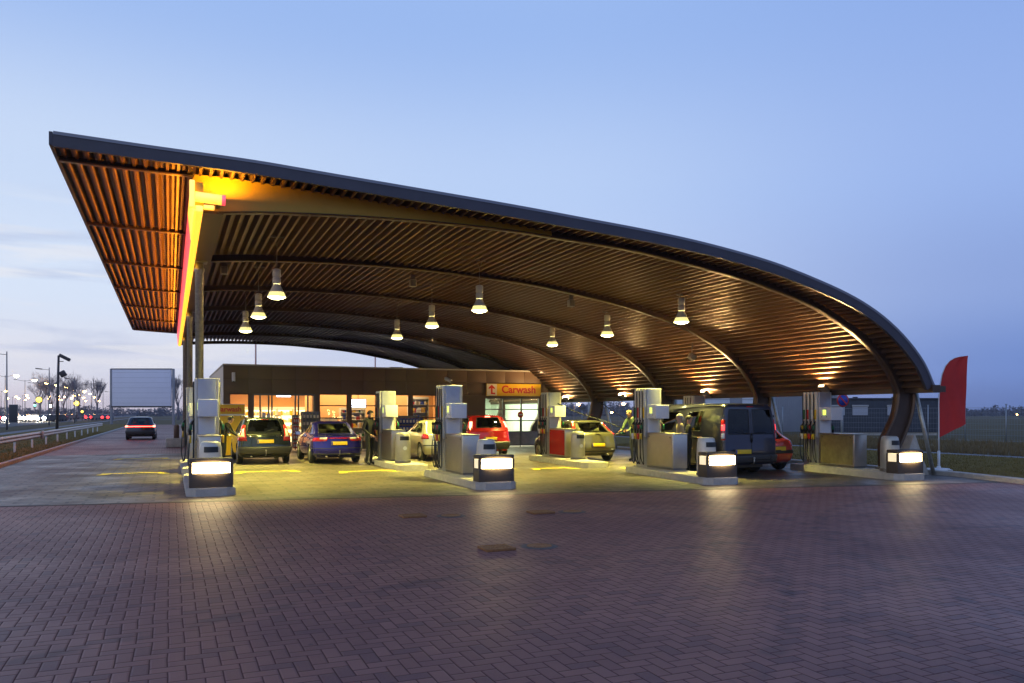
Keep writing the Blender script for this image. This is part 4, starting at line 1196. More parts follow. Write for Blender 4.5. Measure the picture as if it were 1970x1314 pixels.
# dark green estate
def ex_green(t, B):
    patch(B, 'tail_light', .205, .335, 4.0, 7.2, 'lens_red', t, .014, mirror=False, s0t=.262, s1t=.325)
    patch(B, 'tail_light', -.205, -.335, 4.0, 7.2, 'lens_red', t, .014, s0t=-.262, s1t=-.325)
    for sg in (1, -1): patch(B, 'lamp_insert', sg*.235, sg*.285, 4.9, 6.7, 'lens_clear', t, .019, s0t=sg*.268, s1t=sg*.30)
    patch(B, 'rear_bumper', -.34, .34, .9, 2.75, 'plastic_dark', t, .018, 24)
    plate(t, 0, .012, .76, tilt=R(-8))
    patch(B, 'brake_light', -.06, .06, 8.15, 8.35, 'lens_red', t, .02)
    b = MB()
    for sg in (-1, 1):
        b.tube([(sg*.57, .55, 1.53), (sg*.58, .75, 1.60), (sg*.60, 2.4, 1.62), (sg*.58, 2.62, 1.56)], .022, 8)
    b.build('roof_rail', 'steel_dark', t)
    patch(B, 'handle_strip', -.10, .10, 5.55, 5.8, 'trim_black', t, .014)
    for sg in (-1, 1): patch(B, 'badge', sg*.13, sg*.2, 5.1, 5.3, 'chrome', t, .008)
    wiper(t, B, 6.2, 6.7, .13); exhaust(t, -.45, .02, .26); towbar(t)
    mirror(t, -.92, 2.75, 1.03, 'paint_green', -1); mirror(t, .92, 2.75, 1.03, 'paint_green', 1)
    patch(B, 'headlight', .80, .88, 3.6, 4.8, 'lens_clear', t, .01, mirror=True)
lv = hatch_levels(4.42, 1.76, 1.56, belt=.93, rear_lean=.40, bulge=.12)
car('estate_car', 'dark green estate car with roof rails, seen from behind next to the leftmost pumps', 'car', (2.93, 27.6, 0), 0, 'paint_green', lv,
    [(-.225, .225, 6.05, 8.2, 1), (.385, .47, 6.25, 7.95), (.485, .60, 6.25, 7.95), (.615, .755, 6.25, 7.95), (.905, 1.095, 6.3, 7.9, 1)], 4.42, 1.76, 1.1, 0, (.85, 3.5), .32, extras=ex_green, rear_glass='glass_car')

# blue-violet saloon
def ex_blue(t, B):
    for sg in (1, -1):
        patch(B, 'tail_light', sg*.155, sg*.345, 4.05, 4.75, 'lens_red', t, .012, s0t=sg*.125, s1t=sg*.345)
        patch(B, 'lamp_insert', sg*.15, sg*.24, 4.42, 4.78, 'lens_clear', t, .017)
    patch(B, 'garnish', -.12, .12, 4.5, 4.75, 'lens_red', t, .012)
    plate(t, 0, -.012, .70, tilt=R(-6))
    patch(B, 'bumper_strip', -.36, .36, 2.35, 2.55, 'trim_black', t, .012, 24)
    patch(B, 'bumper_lip', -.34, .34, .9, 1.25, 'plastic_dark', t, .010, 24)
    exhaust(t, -.4, .0, .26); towbar(t, .40)
    mirror(t, -.92, 2.95, .98, 'paint_blue', -1); mirror(t, .92, 2.95, .98, 'paint_blue', 1)
    for y in (2.0, 2.9): 
        for sg in (-1, 1): pass
    patch(B, 'door_handle', .53, .555, 5.2, 5.5, 'paint_blue', t, .02, mirror=True); patch(B, 'door_handle', .66, .685, 5.2, 5.5, 'paint_blue', t, .02, mirror=True)
    b = MB(); b.tube([(0, 1.75, 1.42), (0, 1.62, 1.60)], .004, 4); b.build('antenna', 'black', t)
    patch(B, 'headlight', .80, .88, 3.6, 4.8, 'lens_clear', t, .01, mirror=True)
lv = sedan_levels(4.44, 1.74, 1.43)
car('saloon_car', 'blue violet saloon car seen from behind before the shop windows', 'car', (5.18, 26.65, 0), 0, 'paint_blue', lv,
    [(-.235, .235, 6.15, 8.1, 1), (.40, .55, 6.3, 7.9), (.57, .745, 6.3, 7.9), (.905, 1.095, 6.3, 7.9, 1)], 4.44, 1.74, 1.04, 0, (.93, 3.45), .31, extras=ex_blue)

# pale champagne hatchback half hidden behind a pump
def ex_silver(t, B):
    for sg in (1, -1): patch(B, 'tail_light', sg*.24, sg*.375, 4.1, 5.6, 'lens_red', t, .016, s0t=sg*.26, s1t=sg*.365)
    plate(t, 0, .035, .62, tilt=R(-4)); patch(B, 'bumper_strip', -.34, .34, 2.5, 2.75, 'trim_black', t, .012, 24)
    exhaust(t, .4, .02, .25); mirror(t, -.9, 2.7, .99, 'paint_silver', -1); mirror(t, .9, 2.7, .99, 'paint_silver', 1)
    patch(B, 'headlight', .80, .88, 3.6, 4.8, 'lens_clear', t, .01, mirror=True)
lv = hatch_levels(4.1, 1.74, 1.47, belt=.93, rear_lean=.55, bulge=.16)
car('hatchback_car', 'pale champagne hatchback half hidden behind the second front pump', 'car', (9.05, 26.75, 0), 0, 'paint_silver', lv,
    [(-.20, .20, 6.3, 8.0, 1), (.40, .535, 6.25, 7.9), (.555, .745, 6.25, 7.95), (.905, 1.095, 6.3, 7.9, 1)], 4.1, 1.74, 1.05, 0, (.75, 3.3), .31, extras=ex_silver)

# red people carrier, brake lights on
def ex_mpv(t, B):
    for sg in (1, -1):
        patch(B, 'tail_light', sg*.245, sg*.335, 5.4, 8.0, 'lens_red', t, .02, s0t=sg*.275, s1t=sg*.34)
        patch(B, 'brake_light', sg*.262, sg*.318, 6.3, 7.1, 'tail_hot', t, .03)
    patch(B, 'brake_light', -.05, .05, 8.15, 8.55, 'tail_hot', t, .02)
    plate(t, 0, .03, .72, tilt=R(-5)); patch(B, 'rear_bumper', -.34, .34, .8, 2.9, 'plastic_dark', t, .018, 24)
    wiper(t, B, 6.2, 6.6, .12); mirror(t, -.95, 2.7, 1.08, 'paint_redmpv', -1); mirror(t, .95, 2.7, 1.08, 'paint_redmpv', 1)
    patch(B, 'headlight', .80, .88, 3.6, 4.8, 'lens_clear', t, .01, mirror=True)
lv = hatch_levels(4.2, 1.8, 1.64, belt=1.02, rear_lean=.32, bonnet=.85, bulge=.12)
car('people_carrier', 'red people carrier with lit brake lights heading for the wash bay', 'car', (11.4, 28.6, 0), R(-2), 'paint_redmpv', lv,
    [(-.20, .20, 6.3, 7.95, 1), (.385, .535, 6.25, 7.95), (.555, .755, 6.25, 7.95), (.905, 1.095, 6.3, 7.9, 1)], 4.2, 1.8, 1.12, 0, (.75, 3.35), .32, extras=ex_mpv, rear_glass='glass_dark')

# bronze hatchback
def ex_bronze(t, B):
    for sg in (1, -1): patch(B, 'tail_light', sg*.29, sg*.35, 5.2, 8.0, 'lens_red', t, .018, s0t=sg*.275, s1t=sg*.335)
    patch(B, 'brake_light', .305, .33, 5.3, 5.7, 'tail_lit', t, .024)
    plate(t, 0, -.002, .60, tilt=R(-3)); patch(B, 'bumper_strip', -.34, .34, 1.15, 1.5, 'trim_black', t, .012, 24)
    patch(B, 'badge', -.035, .035, 5.0, 5.3, 'chrome', t, .012); patch(B, 'spoiler', -.2, .2, 8.1, 8.7, 'paint_bronze', t, .045, 16)
    for sg in (1, -1): patch(B, 'reflector', sg*.2, sg*.26, 1.6, 1.85, 'lens_clear', t, .013)
    wiper(t, B, 6.2, 6.6, -.13); exhaust(t, .4, .02, .25); mirror(t, -.9, 2.7, .99, 'paint_bronze', -1); mirror(t, .9, 2.7, .99, 'paint_bronze', 1)
    patch(B, 'headlight', .80, .88, 3.6, 4.8, 'lens_clear', t, .01, mirror=True)
lv = hatch_levels(4.0, 1.72, 1.46, belt=.95, rear_lean=.62, bulge=.15)
car('hatchback_car', 'bronze hatchback being filled behind the red fronted pump', 'car', (13.72, 24.3, 0), 0, 'paint_bronze', lv,
    [(-.215, .215, 6.25, 8.0, 1), (.40, .535, 6.25, 7.9), (.555, .745, 6.25, 7.95), (.905, 1.095, 6.3, 7.9, 1)], 4.0, 1.72, 1.05, 0, (.7, 3.2), .31, extras=ex_bronze)

# small red hatchback beyond the van
def ex_red(t, B):
    for sg in (1, -1): patch(B, 'tail_light', sg*.255, sg*.35, 3.6, 5.1, 'lens_red', t, .014)
    plate(t, .1, .015, .66, tilt=R(-4)); patch(B, 'rear_bumper', -.35, .35, 2.25, 3.0, 'trim_black', t, .02, 24)
    wiper(t, B, 6.2, 6.6, .12); mirror(t, -.86, 2.4, .98, 'trim_black', -1)
    patch(B, 'headlight', .80, .88, 3.6, 4.8, 'lens_clear', t, .01, mirror=True)
lv = hatch_levels(3.7, 1.56, 1.36, belt=.88, rear_lean=.58, bonnet=.95, bulge=.07)
car('hatchback_car', 'small red hatchback with grey bumper peeking out right of the van', 'car', (16.30, 18.35, 0), 0, 'paint_red', lv,
    [(-.215, .215, 6.25, 8.0, 1), (.40, .54, 6.25, 7.9), (.56, .745, 6.25, 7.95), (.905, 1.095, 6.3, 7.9, 1)], 3.7, 1.56, .98, 0, (.65, 3.0), .29, extras=ex_red)

# dark van
def ex_van(t, B):
    for sg in (1, -1):
        patch(B, 'tail_light', sg*.275, sg*.345, 3.6, 5.7, 'lens_red', t, .02)
        patch(B, 'brake_light', sg*.285, sg*.335, 4.75, 5.3, 'tail_lit', t, .026)
        patch(B, 'reversing_lamp', sg*.285, sg*.335, 3.8, 4.4, 'lens_clear', t, .026)
        patch(B, 'hinge', sg*.285, sg*.315, 5.9, 6.1, 'trim_black', t, .03); patch(B, 'hinge', sg*.285, sg*.315, 3.2, 3.4, 'trim_black', t, .03)
    patch(B, 'rear_bumper', -.36, .36, .7, 1.75, 'plastic_dark', t, .05, 24)
    patch(B, 'lower_moulding', -.30, .30, 1.9, 2.05, 'trim_black', t, .014, 16)
    patch(B, 'door_recess', .02, .21, 1.15, 1.68, 'plastic_dark', t, .056, 10)
    b = MB(); b.tube([B.surf(0, tt, .004) for tt in (2.05, 2.6, 3.4, 4.2, 5, 5.8, 6.5)], .009, 5); b.build('door_gap', 'black', t)
    plate(t, -.34, -.068, .66)
    patch(B, 'brake_light', -.04, .04, 7.02, 7.22, 'lens_red', t, .02)
    b = MB(); b.lathe([(0, 0), (.07, 0), (.07, .02), (0, .02)], 6, Matrix.Translation((0, -.012+.03, 1.02)) @ Matrix.Rotation(R(90), 4, 'X') @ Matrix.Scale(1.9, 4, (0, 1, 0)) @ Matrix.Scale(.62, 4, (1, 0, 0))); b.build('handle_recess', 'black', t)
    wiper(t, B, 4.35, 4.5, -.15); wiper(t, B, 4.35, 4.5, .15); towbar(t, .44)
    mirror(t, -1.02, 3.75, 1.3, 'trim_black', -1)
    patch(B, 'headlight', .80, .88, 2.6, 3.6, 'lens_clear', t, .01, mirror=True)
    patch(B, 'door_handle', .61, .64, 3.7, 4.0, 'trim_black', t, .025, mirror=True)
    b = MB()
    for sg in (-1, 1): b.tube([(sg*.80, .25, 1.94), (sg*.82, 2.0, 1.955), (sg*.80, 3.2, 1.94)], .014, 6)
    b.build('roof_gutter', 'paint_van', t)
h = .925; L = 4.78
lv = [
    (.30, .24, .06, L-.1, h*.93, h*.92, h*.86, .08, .2, .03, .14),
    (.40, .34, .01, L, h*.98, h*.965, h*.92, .09, .24, .03, .2),
    (.62, .6, .0, L, h*.995, h*.98, h*.93, .09, .26, .03, .22),
    (.84, .76, .012, L-.06, h, h*.985, h*.93, .09, .26, .03, .22),
    (1.06, .98, .02, L-.35, h, h*.98, h*.92, .09, .26, .03, .2),
    (1.30, 1.16, .03, L-.72, h*.985, h*.965, h*.90, .09, .26, .03, .18),
    (1.62, 1.58, .06, L-1.1, h*.955, h*.935, h*.85, .09, .24, .03, .16),
    (1.86, 1.82, .09, L-1.4, h*.90, h*.88, h*.80, .10, .22, .03, .14),
    (1.94, 1.92, .13, L-1.6, h*.83, h*.81, h*.7, .12, .2, .03, .1),
    (1.97, 1.96, .3, L-1.9, h*.62, h*.60, h*.5, .16, .2, .03, .06)]
car('van', 'dark blue van with rear doors and lit tail lights beside the third pump', 'van', (14.56, 17.35, 0), 0, 'paint_van', lv,
    [(-.235, -.02, 4.3, 6.75, 1), (.02, .235, 4.3, 6.75, 1), (.47, .58, 4.75, 6.6), (.655, .765, 4.75, 6.6), (.905, 1.095, 4.5, 6.7, 1)], L, 1.85, 1.25, 0, (.95, 3.95), .33, gm='glass_dark', rear_glass='glass_dark', extras=ex_van)

# dark car driving off along the left lane, glowing bar added as light streak
def ex_away(t, B):
    patch(B, 'tail_light', -.35, .35, 4.35, 4.62, 'tail_streak', t, .03, 24)  # full-width bar stands in for the smeared red of the tail lamps
    for sg in (1, -1): patch(B, 'brake_light', sg*.26, sg*.345, 4.25, 4.9, 'tail_hot', t, .036)
    plate(t, 0, .05, .6, tilt=R(-5)); patch(B, 'rear_bumper', -.34, .34, .9, 2.8, 'plastic_dark', t, .016, 24)
    patch(B, 'headlight', .80, .88, 3.6, 4.8, 'lens_clear', t, .01, mirror=True)
lv = hatch_levels(4.2, 1.78, 1.48, belt=.93, rear_lean=.5, bulge=.12)
car('hatchback_car', 'dark car driving away along the left lane with red tail lights glowing', 'car', (-1.75, 56.0, 0), R(-1), 'paint_dark', lv,
    [(-.215, .215, 6.25, 8.0, 1), (.40, .54, 6.25, 7.9), (.56, .745, 6.25, 7.95), (.905, 1.095, 6.3, 7.9, 1)], 4.2, 1.78, 1.05, 0, (.7, 3.3), .31, extras=ex_away)

# ------------------------------------------------------------------ people
def person(label, loc, rotz, pose, mats, hair=None, h=1.75):
    """pose: joint name -> (x, y, z) for a figure of height 1.75 facing -y; mats: dict region -> material"""
    J = dict(pelvis=(0, 0, .95), waist=(0, .0, 1.08), chest=(0, -.01, 1.30), neck=(0, 0, 1.47), chin=(0, -.02, 1.545), head=(0, -.02, 1.63), crown=(0, -.01, 1.715),
             nose=(0, -.122, 1.615),
             shoulder_r=(-.17, 0, 1.41), elbow_r=(-.24, .03, 1.13), wrist_r=(-.25, -.05, .89), palm_r=(-.25, -.07, .82),
             shoulder_l=(.17, 0, 1.41), elbow_l=(.24, .03, 1.13), wrist_l=(.25, -.05, .89), palm_l=(.25, -.07, .82),
             hip_r=(-.09, 0, .90), knee_r=(-.10, -.02, .50), ankle_r=(-.10, .03, .09), toe_r=(-.115, -.13, .035),
             hip_l=(.09, 0, .90), knee_l=(.10, -.02, .50), ankle_l=(.10, .03, .09), toe_l=(.115, -.13, .035))
    J.update(pose)
    rad = dict(pelvis=(.155, .115), waist=(.145, .105), chest=(.165, .115), neck=.058, chin=(.066, .075), head=(.078, .098), crown=(.055, .065), nose=.013)
    for s in 'rl': rad.update({f'shoulder_{s}': .068, f'elbow_{s}': .048, f'wrist_{s}': .03, f'palm_{s}': (.018, .036), f'hip_{s}': .092, f'knee_{s}': .062, f'ankle_{s}': .046, f'toe_{s}': (.045, .03)})
    E = [('pelvis', 'waist', 'top'), ('waist', 'chest', 'top'), ('chest', 'neck', 'top'), ('neck', 'chin', 'skin'), ('chin', 'head', 'skin'), ('head', 'crown', 'skin'), ('head', 'nose', 'skin')]
    for s in 'rl':
        E += [('chest', f'shoulder_{s}', 'top'), (f'shoulder_{s}', f'elbow_{s}', 'top'), (f'elbow_{s}', f'wrist_{s}', 'top'), (f'wrist_{s}', f'palm_{s}', 'skin'),
              ('pelvis', f'hip_{s}', 'legs'), (f'hip_{s}', f'knee_{s}', 'legs'), (f'knee_{s}', f'ankle_{s}', 'legs'), (f'ankle_{s}', f'toe_{s}', 'shoe')]
        pw, pp = Vector(J[f'wrist_{s}']), Vector(J[f'palm_{s}']); d = (pp-pw).normalized()
        side = d.cross(Vector((0, 1, 0)) if abs(d.y) < .9 else Vector((1, 0, 0))).normalized(); curl = side.cross(d).normalized()
        if curl.y > 0: curl = -curl
        for q, (o, L) in enumerate(((-.03, .075), (-.01, .085), (.01, .08), (.028, .062))):
            a = pp+side*o+d*.025; m_ = a+d*L*.55+curl*.012; e = a+d*L*.9+curl*.035
            J[f'k{q}{s}'] = a; J[f'm{q}{s}'] = m_; J[f't{q}{s}'] = e
            for n in 'kmt': rad[f'{n}{q}{s}'] = .0095
            E += [(f'palm_{s}', f'k{q}{s}', 'skin'), (f'k{q}{s}', f'm{q}{s}', 'skin'), (f'm{q}{s}', f't{q}{s}', 'skin')]
        a = pw+d*.03-side*.035; e = a+d*.05-side*.02+curl*.02
        J[f'tb{s}'] = a; J[f'te{s}'] = e; rad[f'tb{s}'] = .012; rad[f'te{s}'] = .0095
        E += [(f'wrist_{s}', f'tb{s}', 'skin'), (f'tb{s}', f'te{s}', 'skin')]
    names = list(J); idx = {n: k for k, n in enumerate(names)}
    k = h/1.75
    me = bpy.data.meshes.new('person'); me.from_pydata([tuple(Vector(J[n])*k) for n in names], [(idx[a], idx[c]) for a, c, _ in E], [])
    o = bpy.data.objects.new('person', me); COL.objects.link(o)
    md = o.modifiers.new('skin', 'SKIN'); md.use_smooth_shade = True
    sv = me.skin_vertices[0].data
    for n in names:
        r_ = rad[n]; sv[idx[n]].radius = tuple(q*k for q in (r_ if isinstance(r_, tuple) else (r_, r_)))
        sv[idx[n]].use_root = n == 'pelvis'
    o.modifiers.new('sub', 'SUBSURF').levels = 1; o.modifiers['sub'].render_levels = 1
    bpy.context.view_layer.update()
    nm = bpy.data.meshes.new_from_object(o.evaluated_get(bpy.context.evaluated_depsgraph_get()))
    o.modifiers.clear(); o.data = nm; bpy.data.meshes.remove(me)
    keys = list(mats); nm.materials.clear()
    for q in keys: nm.materials.append(MATS[mats[q]])
    segs = [(Vector(J[a])*k, Vector(J[c])*k, r_) for a, c, r_ in E]
    for f in nm.polygons:
        c = f.center; best = (9, 'top')
        for a, e, r_ in segs:
            ab = e-a; tt = max(0, min(1, (c-a).dot(ab)/max(ab.length_squared, 1e-9))); dd = (a+ab*tt-c).length
            if dd < best[0]: best = (dd, r_)
        r_ = best[1]
        if r_ == 'top' and c.z < .90*k and c.z > .5 and abs(c.x) < .2: r_ = 'legs'
        if r_ == 'legs' and c.z > .86*k: r_ = 'top'
        f.material_index = keys.index(r_); f.use_smooth = True
    o.location = loc; o.rotation_euler = (0, 0, rotz)
    tag(o, label, 'person')
    if hair:
        hd = Vector(J['head'])*k; b = MB(); n = 12; rows = []
        for a in range(7):
            ph = R(4+a*17); row = []
            for q in range(n):
                th = 2*math.pi*q/n
                lim = .72 if math.sin(th) < -.3 else 1.0       # keep the face clear
                p2 = ph*lim
                row.append(hd+Vector((math.sin(p2)*math.cos(th)*.094, math.sin(p2)*math.sin(th)*.112+.012, math.cos(p2)*.108+.005))*k)
            rows.append(row)
        b.grid(rows, True, close=True); b._add([p for p in rows[0]], [tuple(range(n))], True)
        hr = b.build('hair', hair, o)
    # eyes
    b = MB(); hd = Vector(J['head'])*k
    for sx in (-1, 1): b.lathe([(0, -.008), (.010, 0), (0, .008)], 8, Matrix.Translation(hd+Vector((sx*.032, -.092, .012))*k))
    b.build('eyes', 'black', o)
    return o
BL = dict(top='cloth_black', skin='skin', legs='cloth_black', shoe='shoe')
person('dark dressed man standing between the blue saloon and a pump', (6.02, 25.9, 0), R(40), dict(wrist_r=(-.20, -.18, .95), palm_r=(-.18, -.24, .93), elbow_r=(-.25, .05, 1.14), head=(0, -.05, 1.62), chin=(0, -.05, 1.54), crown=(0, -.03, 1.71), nose=(0, -.15, 1.60)), BL, 'hair_dark', 1.82)
LEAN = dict(chest=(0, -.10, 1.28), neck=(0, -.18, 1.43), chin=(0, -.24, 1.49), head=(0, -.26, 1.57), crown=(0, -.24, 1.66), nose=(0, -.365, 1.54), shoulder_r=(-.17, -.14, 1.38), shoulder_l=(.17, -.14, 1.38),
            elbow_r=(-.22, -.28, 1.14), wrist_r=(-.12, -.48, 1.0), palm_r=(-.09, -.55, .98), elbow_l=(.22, -.26, 1.14), wrist_l=(.14, -.46, 1.0), palm_l=(.11, -.53, .98))
person('crouching driver in dark clothes at the left side of the green estate car', (1.62, 27.9, 0), R(75), LEAN, dict(top='cloth_olive', skin='skin', legs='cloth_black', shoe='shoe'), 'hair_dark', 1.68)
person('blond man in a green jacket filling the bronze hatchback', (15.2, 24.35, 0), R(-75), LEAN, dict(top='cloth_green', skin='skin', legs='cloth_navy', shoe='shoe'), 'hair_blond', 1.90)
person('grey haired man in a beige jacket between the third pump and the van', (12.99, 18.45, 0), R(-110), dict(wrist_r=(-.2, -.2, 1.0), palm_r=(-.18, -.26, 1.0), wrist_l=(.2, -.2, 1.0), palm_l=(.18, -.26, 1.0)), dict(top='cloth_beige', skin='skin', legs='cloth_navy', shoe='shoe'), 'hair_grey', 1.70)
person('man in black beside the van door, behind the beige jacket', (13.40, 18.62, 0), R(60), dict(wrist_r=(-.18, -.22, 1.05), palm_r=(-.15, -.28, 1.07)), BL, 'hair_dark', 1.66)
# pump nozzles in use, hose stretched to the filler
def live_hose(label, pts, tip, d):
    t = thing('filling_nozzle', label, 'fuel nozzle', pts[0], 0); o = Vector(pts[0])
    b = MB(); b.tube([p-o for p in catmull(pts, 6)], .016, 6); b.build('hose', 'rubber', t)
    p = Vector(pts[-1])-o; d = Vector(d)
    b = MB(); b.tube([p, p+d*.12, p+d*.24+Vector((0, 0, .02))], [.028, .036, .02], 8); b.build('grip', 'green_plastic', t)
    b = MB(); b.tube([p+d*.24+Vector((0, 0, .02)), p+d*.42-Vector((0, 0, .03))], .012, 6); b.build('spout', 'steel', t)
live_hose('green nozzle and black hose running to the bronze hatchback', [(12.45, 25.6, 2.2), (13.2, 25.0, 1.75), (14.0, 24.0, 1.35), (14.5, 23.85, 1.12), (14.72, 24.2, 1.02), (14.95, 24.5, .98)], None, (-1, .1, 0))
live_hose('green nozzle at the left flank of the green estate car', [(.95, 26.4, 2.3), (1.15, 26.7, 1.6), (1.4, 27.2, 1.1), (1.55, 27.8, .98)], None, (.9, .3, -.05))

# ------------------------------------------------------------------ left side: guard rail, billboard, poles, street lamps, far traffic
t = thing('guard_rail', 'dented steel guard rail on short posts along the grass verge', 'guard rail', (-5.86, 30, 0))
b = MB(); ys_ = [19+k*2 for k in range(33)]
prof = [(-.02, .70), (.05, .66), (.05, .60), (-.01, .56), (.05, .52), (.05, .46), (-.02, .42)]
rd = random.Random(5); rows = []
for y in ys_:
    w = rd.uniform(-.02, .02); rows.append([(px+w+.04, y-30, pz+.10+rd.uniform(-.008, .008)) for px, pz in prof])
b.grid(rows, True); b.grid([[(p[0]-.012, p[1], p[2]) for p in r_] for r_ in rows], True); b.build('rail', 'rail_metal', t)
b = MB(); b.box(.085, .16, 14.6, 15.2, .45, .85, .03)
b.build('joint_sleeve', 'rail_metal', t)
for k, y in enumerate([20.3+4.55*q for q in range(14)]):
    b = MB(); b.box(-.10, -.02, y-30-.05, y-30+.05, 0, .70, .008); b.build('post', 'pole_white', t)

t = thing('billboard', 'big pale blank billboard on two posts beside the left lane', 'billboard', (0, 0, 0))
zb = 118.
def lp(px, Z): 
    X = (px-985)/1532*Z; return (X*.9188+Z*.3946, -X*.3946+Z*.9188)
p0, p1 = Vector(lp(217, zb)), Vector(lp(330, zb)); dv = (p1-p0); L = dv.length; ang = math.atan2(dv.y, dv.x)
t.location = (p0.x, p0.y, 0); t.rotation_euler = (0, 0, ang)
b = MB(); b.box(.0, L, -.25, .1, 2.75, 8.2, .05); b.build('panel', 'billboard_face', t)
b = MB()
for k in range(7): b.box(.1, L-.1, -.262, -.251, 3.2+k*.75, 3.22+k*.75)
b.build('panel_joint', 'hall_grey', t)
b = MB(); b.box(-.1, L+.1, -.3, .15, 8.201, 8.32); b.box(-.1, L+.1, -.34, .15, 2.55, 2.749); b.build('frame', 'pole_dark', t)
for x in (-.25, L+.25):
    b = MB(); b.box(x-.15, x+.15, -.1, .2, 0, 8.3, .03); b.build('post', 'hall_grey', t)

t = thing('camera_pole', 'dark pole with two surveillance floodlight heads behind the guard rail', 'camera pole', (-8.1, 71.0, 0), R(0))
b = MB(); b.tube([(0, 0, 0), (0.05, 0, 3), (.12, 0, 6.2)], [.11, .10, .08], 10); b.build('pole', 'pole_dark', t)
M = Matrix.Translation((.52, 0, 6.05)) @ Matrix.Rotation(R(28), 4, 'Y')
b = MB(); b.box(-.42, .42, -.16, .16, -.13, .13, .04, M); b.build('camera_housing', 'pole_dark', t)
b = MB(); b.box(.425, .45, -.12, .12, -.10, .10, .01, M); b.build('camera_lens', 'steel', t)
b = MB(); M = Matrix.Translation((.40, 0, 4.8)) @ Matrix.Rotation(R(-30), 4, 'Y'); b.box(-.22, .22, -.25, .25, -.25, .2, .06, M); b.build('floodlight_head', 'pole_dark', t)
for q0, q1 in (((.1, 0, 5.72), (.45, 0, 5.75)), ((.08, 0, 4.9), (.4, 0, 4.85))):
    b = MB(); b.tube([q0, q1], .03, 6); b.build('arm', 'pole_dark', t)
b = MB()
for a in (0, 120, 240): b.tube([(.06, 0, 4.25), (.06+.5*math.cos(R(a)), .5*math.sin(R(a)), 3.9)], .012, 4)
b.build('guy_bracket', 'pole_dark', t)

def street_lamp(h=8.0, arm=1.5):
    t = thing('street_lamp', '', 'street lamp', (0, 0, 0), 0, 'unlit street lamps along the service lane')
    b = MB(); b.tube([(0, 0, 0), (0, 0, 1.2), (0, 0, h)], [.10, .085, .05], 10); b.build('post', 'lamp_pole', t)
    b = MB(); b.tube([(0, 0, h-.32), (-arm*.5, 0, h-.26), (-arm*.6, 0, h-.24)], .03, 7); b.build('arm', 'lamp_pole', t)
    b = MB(); M = Matrix.Translation((-arm*.82, 0, h-.2)) @ Matrix.Rotation(R(6), 4, 'Y')
    b.box(-.42, .42, -.13, .13, -.07, .07, .05, M); b.build('lamp_head', 'pole_dark', t)
    return t
p = street_lamp(); nth = ['nearest', 'second', 'third', 'fourth', 'fifth', 'sixth and farthest']
for k, y in enumerate((95, 126, 158, 191, 222, 252)):
    o = p if k == 0 else dup(p); o.location = (-15.3, y, 0)
    o['label'] = f'unlit grey street lamp by the service lane, {nth[k]} in its row'
def double_lamp(h=10.):
    t = thing('double_street_lamp', '', 'street lamp', (0, 0, 0), 0, 'lit twin arm lamps along the main road')
    b = MB(); b.tube([(0, 0, 0), (0, 0, h)], [.11, .06], 8); b.build('post', 'lamp_pole', t)
    for sg in (-1, 1):
        b = MB(); b.tube([(0, 0, h-.25), (sg*.9, 0, h-.15), (sg*2.0, 0, h+.1)], .045, 6); b.build('arm', 'lamp_pole', t)
    b = MB(); b.box(-2.75, -2.0, -.16, .16, h+.03, h+.17, .05); b.box(2.0, 2.75, -.16, .16, h+.03, h+.17, .05); b.build('lamp_head', 'pole_dark', t)
    b = MB(); b.lathe([(0, -.42), (.42, -.22), (.5, 0)], 12, Matrix.Translation((2.38, 0, h+.03))); b.build('lamp_glass', 'street_lit', t)
    return t
p = double_lamp()
DX = [(26, 721, 10), (63, 730, 48), (86, 736, 73), (104, 740, 93), (120, 744, 113), (132.5, 747.5, 128), (154.5, 752.5, 150), (166, 757, 162)]
wd = ['first', 'second', 'third', 'fourth', 'fifth', 'sixth', 'seventh', 'eighth']
for k, (hx, hy, px) in enumerate(DX):
    Z = 8.45*1532/(795-hy)*1.0; X, Y = lp(px, Z)
    o = p if k == 0 else dup(p); o.location = (X, Y, 0); o.rotation_euler = (0, 0, R(-23))
    o['label'] = f'twin arm street lamp glowing orange, {wd[k]} along the main road from the picture edge'
# lower lamps further off
def far_lamp(h=8.5):
    t = thing('distant_street_lamp', '', 'street lamp', (0, 0, 0), 0, 'far orange street lamps beyond the crossing')
    b = MB(); b.tube([(0, 0, 0), (0, 0, h)], [.12, .07], 6); b.tube([(0, 0, h-.1), (1.0, 0, h+.1)], .05, 5); b.build('post', 'lamp_pole', t)
    b = MB(); b.lathe([(0, -.42), (.42, -.2), (.5, 0), (0, .12)], 10, Matrix.Translation((1.3, 0, h+.1))); b.build('lamp_glass', 'street_small', t)
    return t
p = far_lamp(); k = 0
for px, py in ((2, 752), (8, 766), (24, 763), (29, 766), (43, 760), (43, 769), (48, 765), (88, 763), (88, 767), (105, 762), (107, 768), (112, 769), (118, 763), (131, 766), (135, 761), (143, 759), (154, 765), (160, 771), (175, 764), (185, 771), (153, 752)):
    Z = 6.9*1532/(795-py); X, Y = lp(px, Z)
    o = p if k == 0 else dup(p); o.location = (X, Y, 0); o['label'] = 'far street lamp glowing orange above the main road'; k += 1
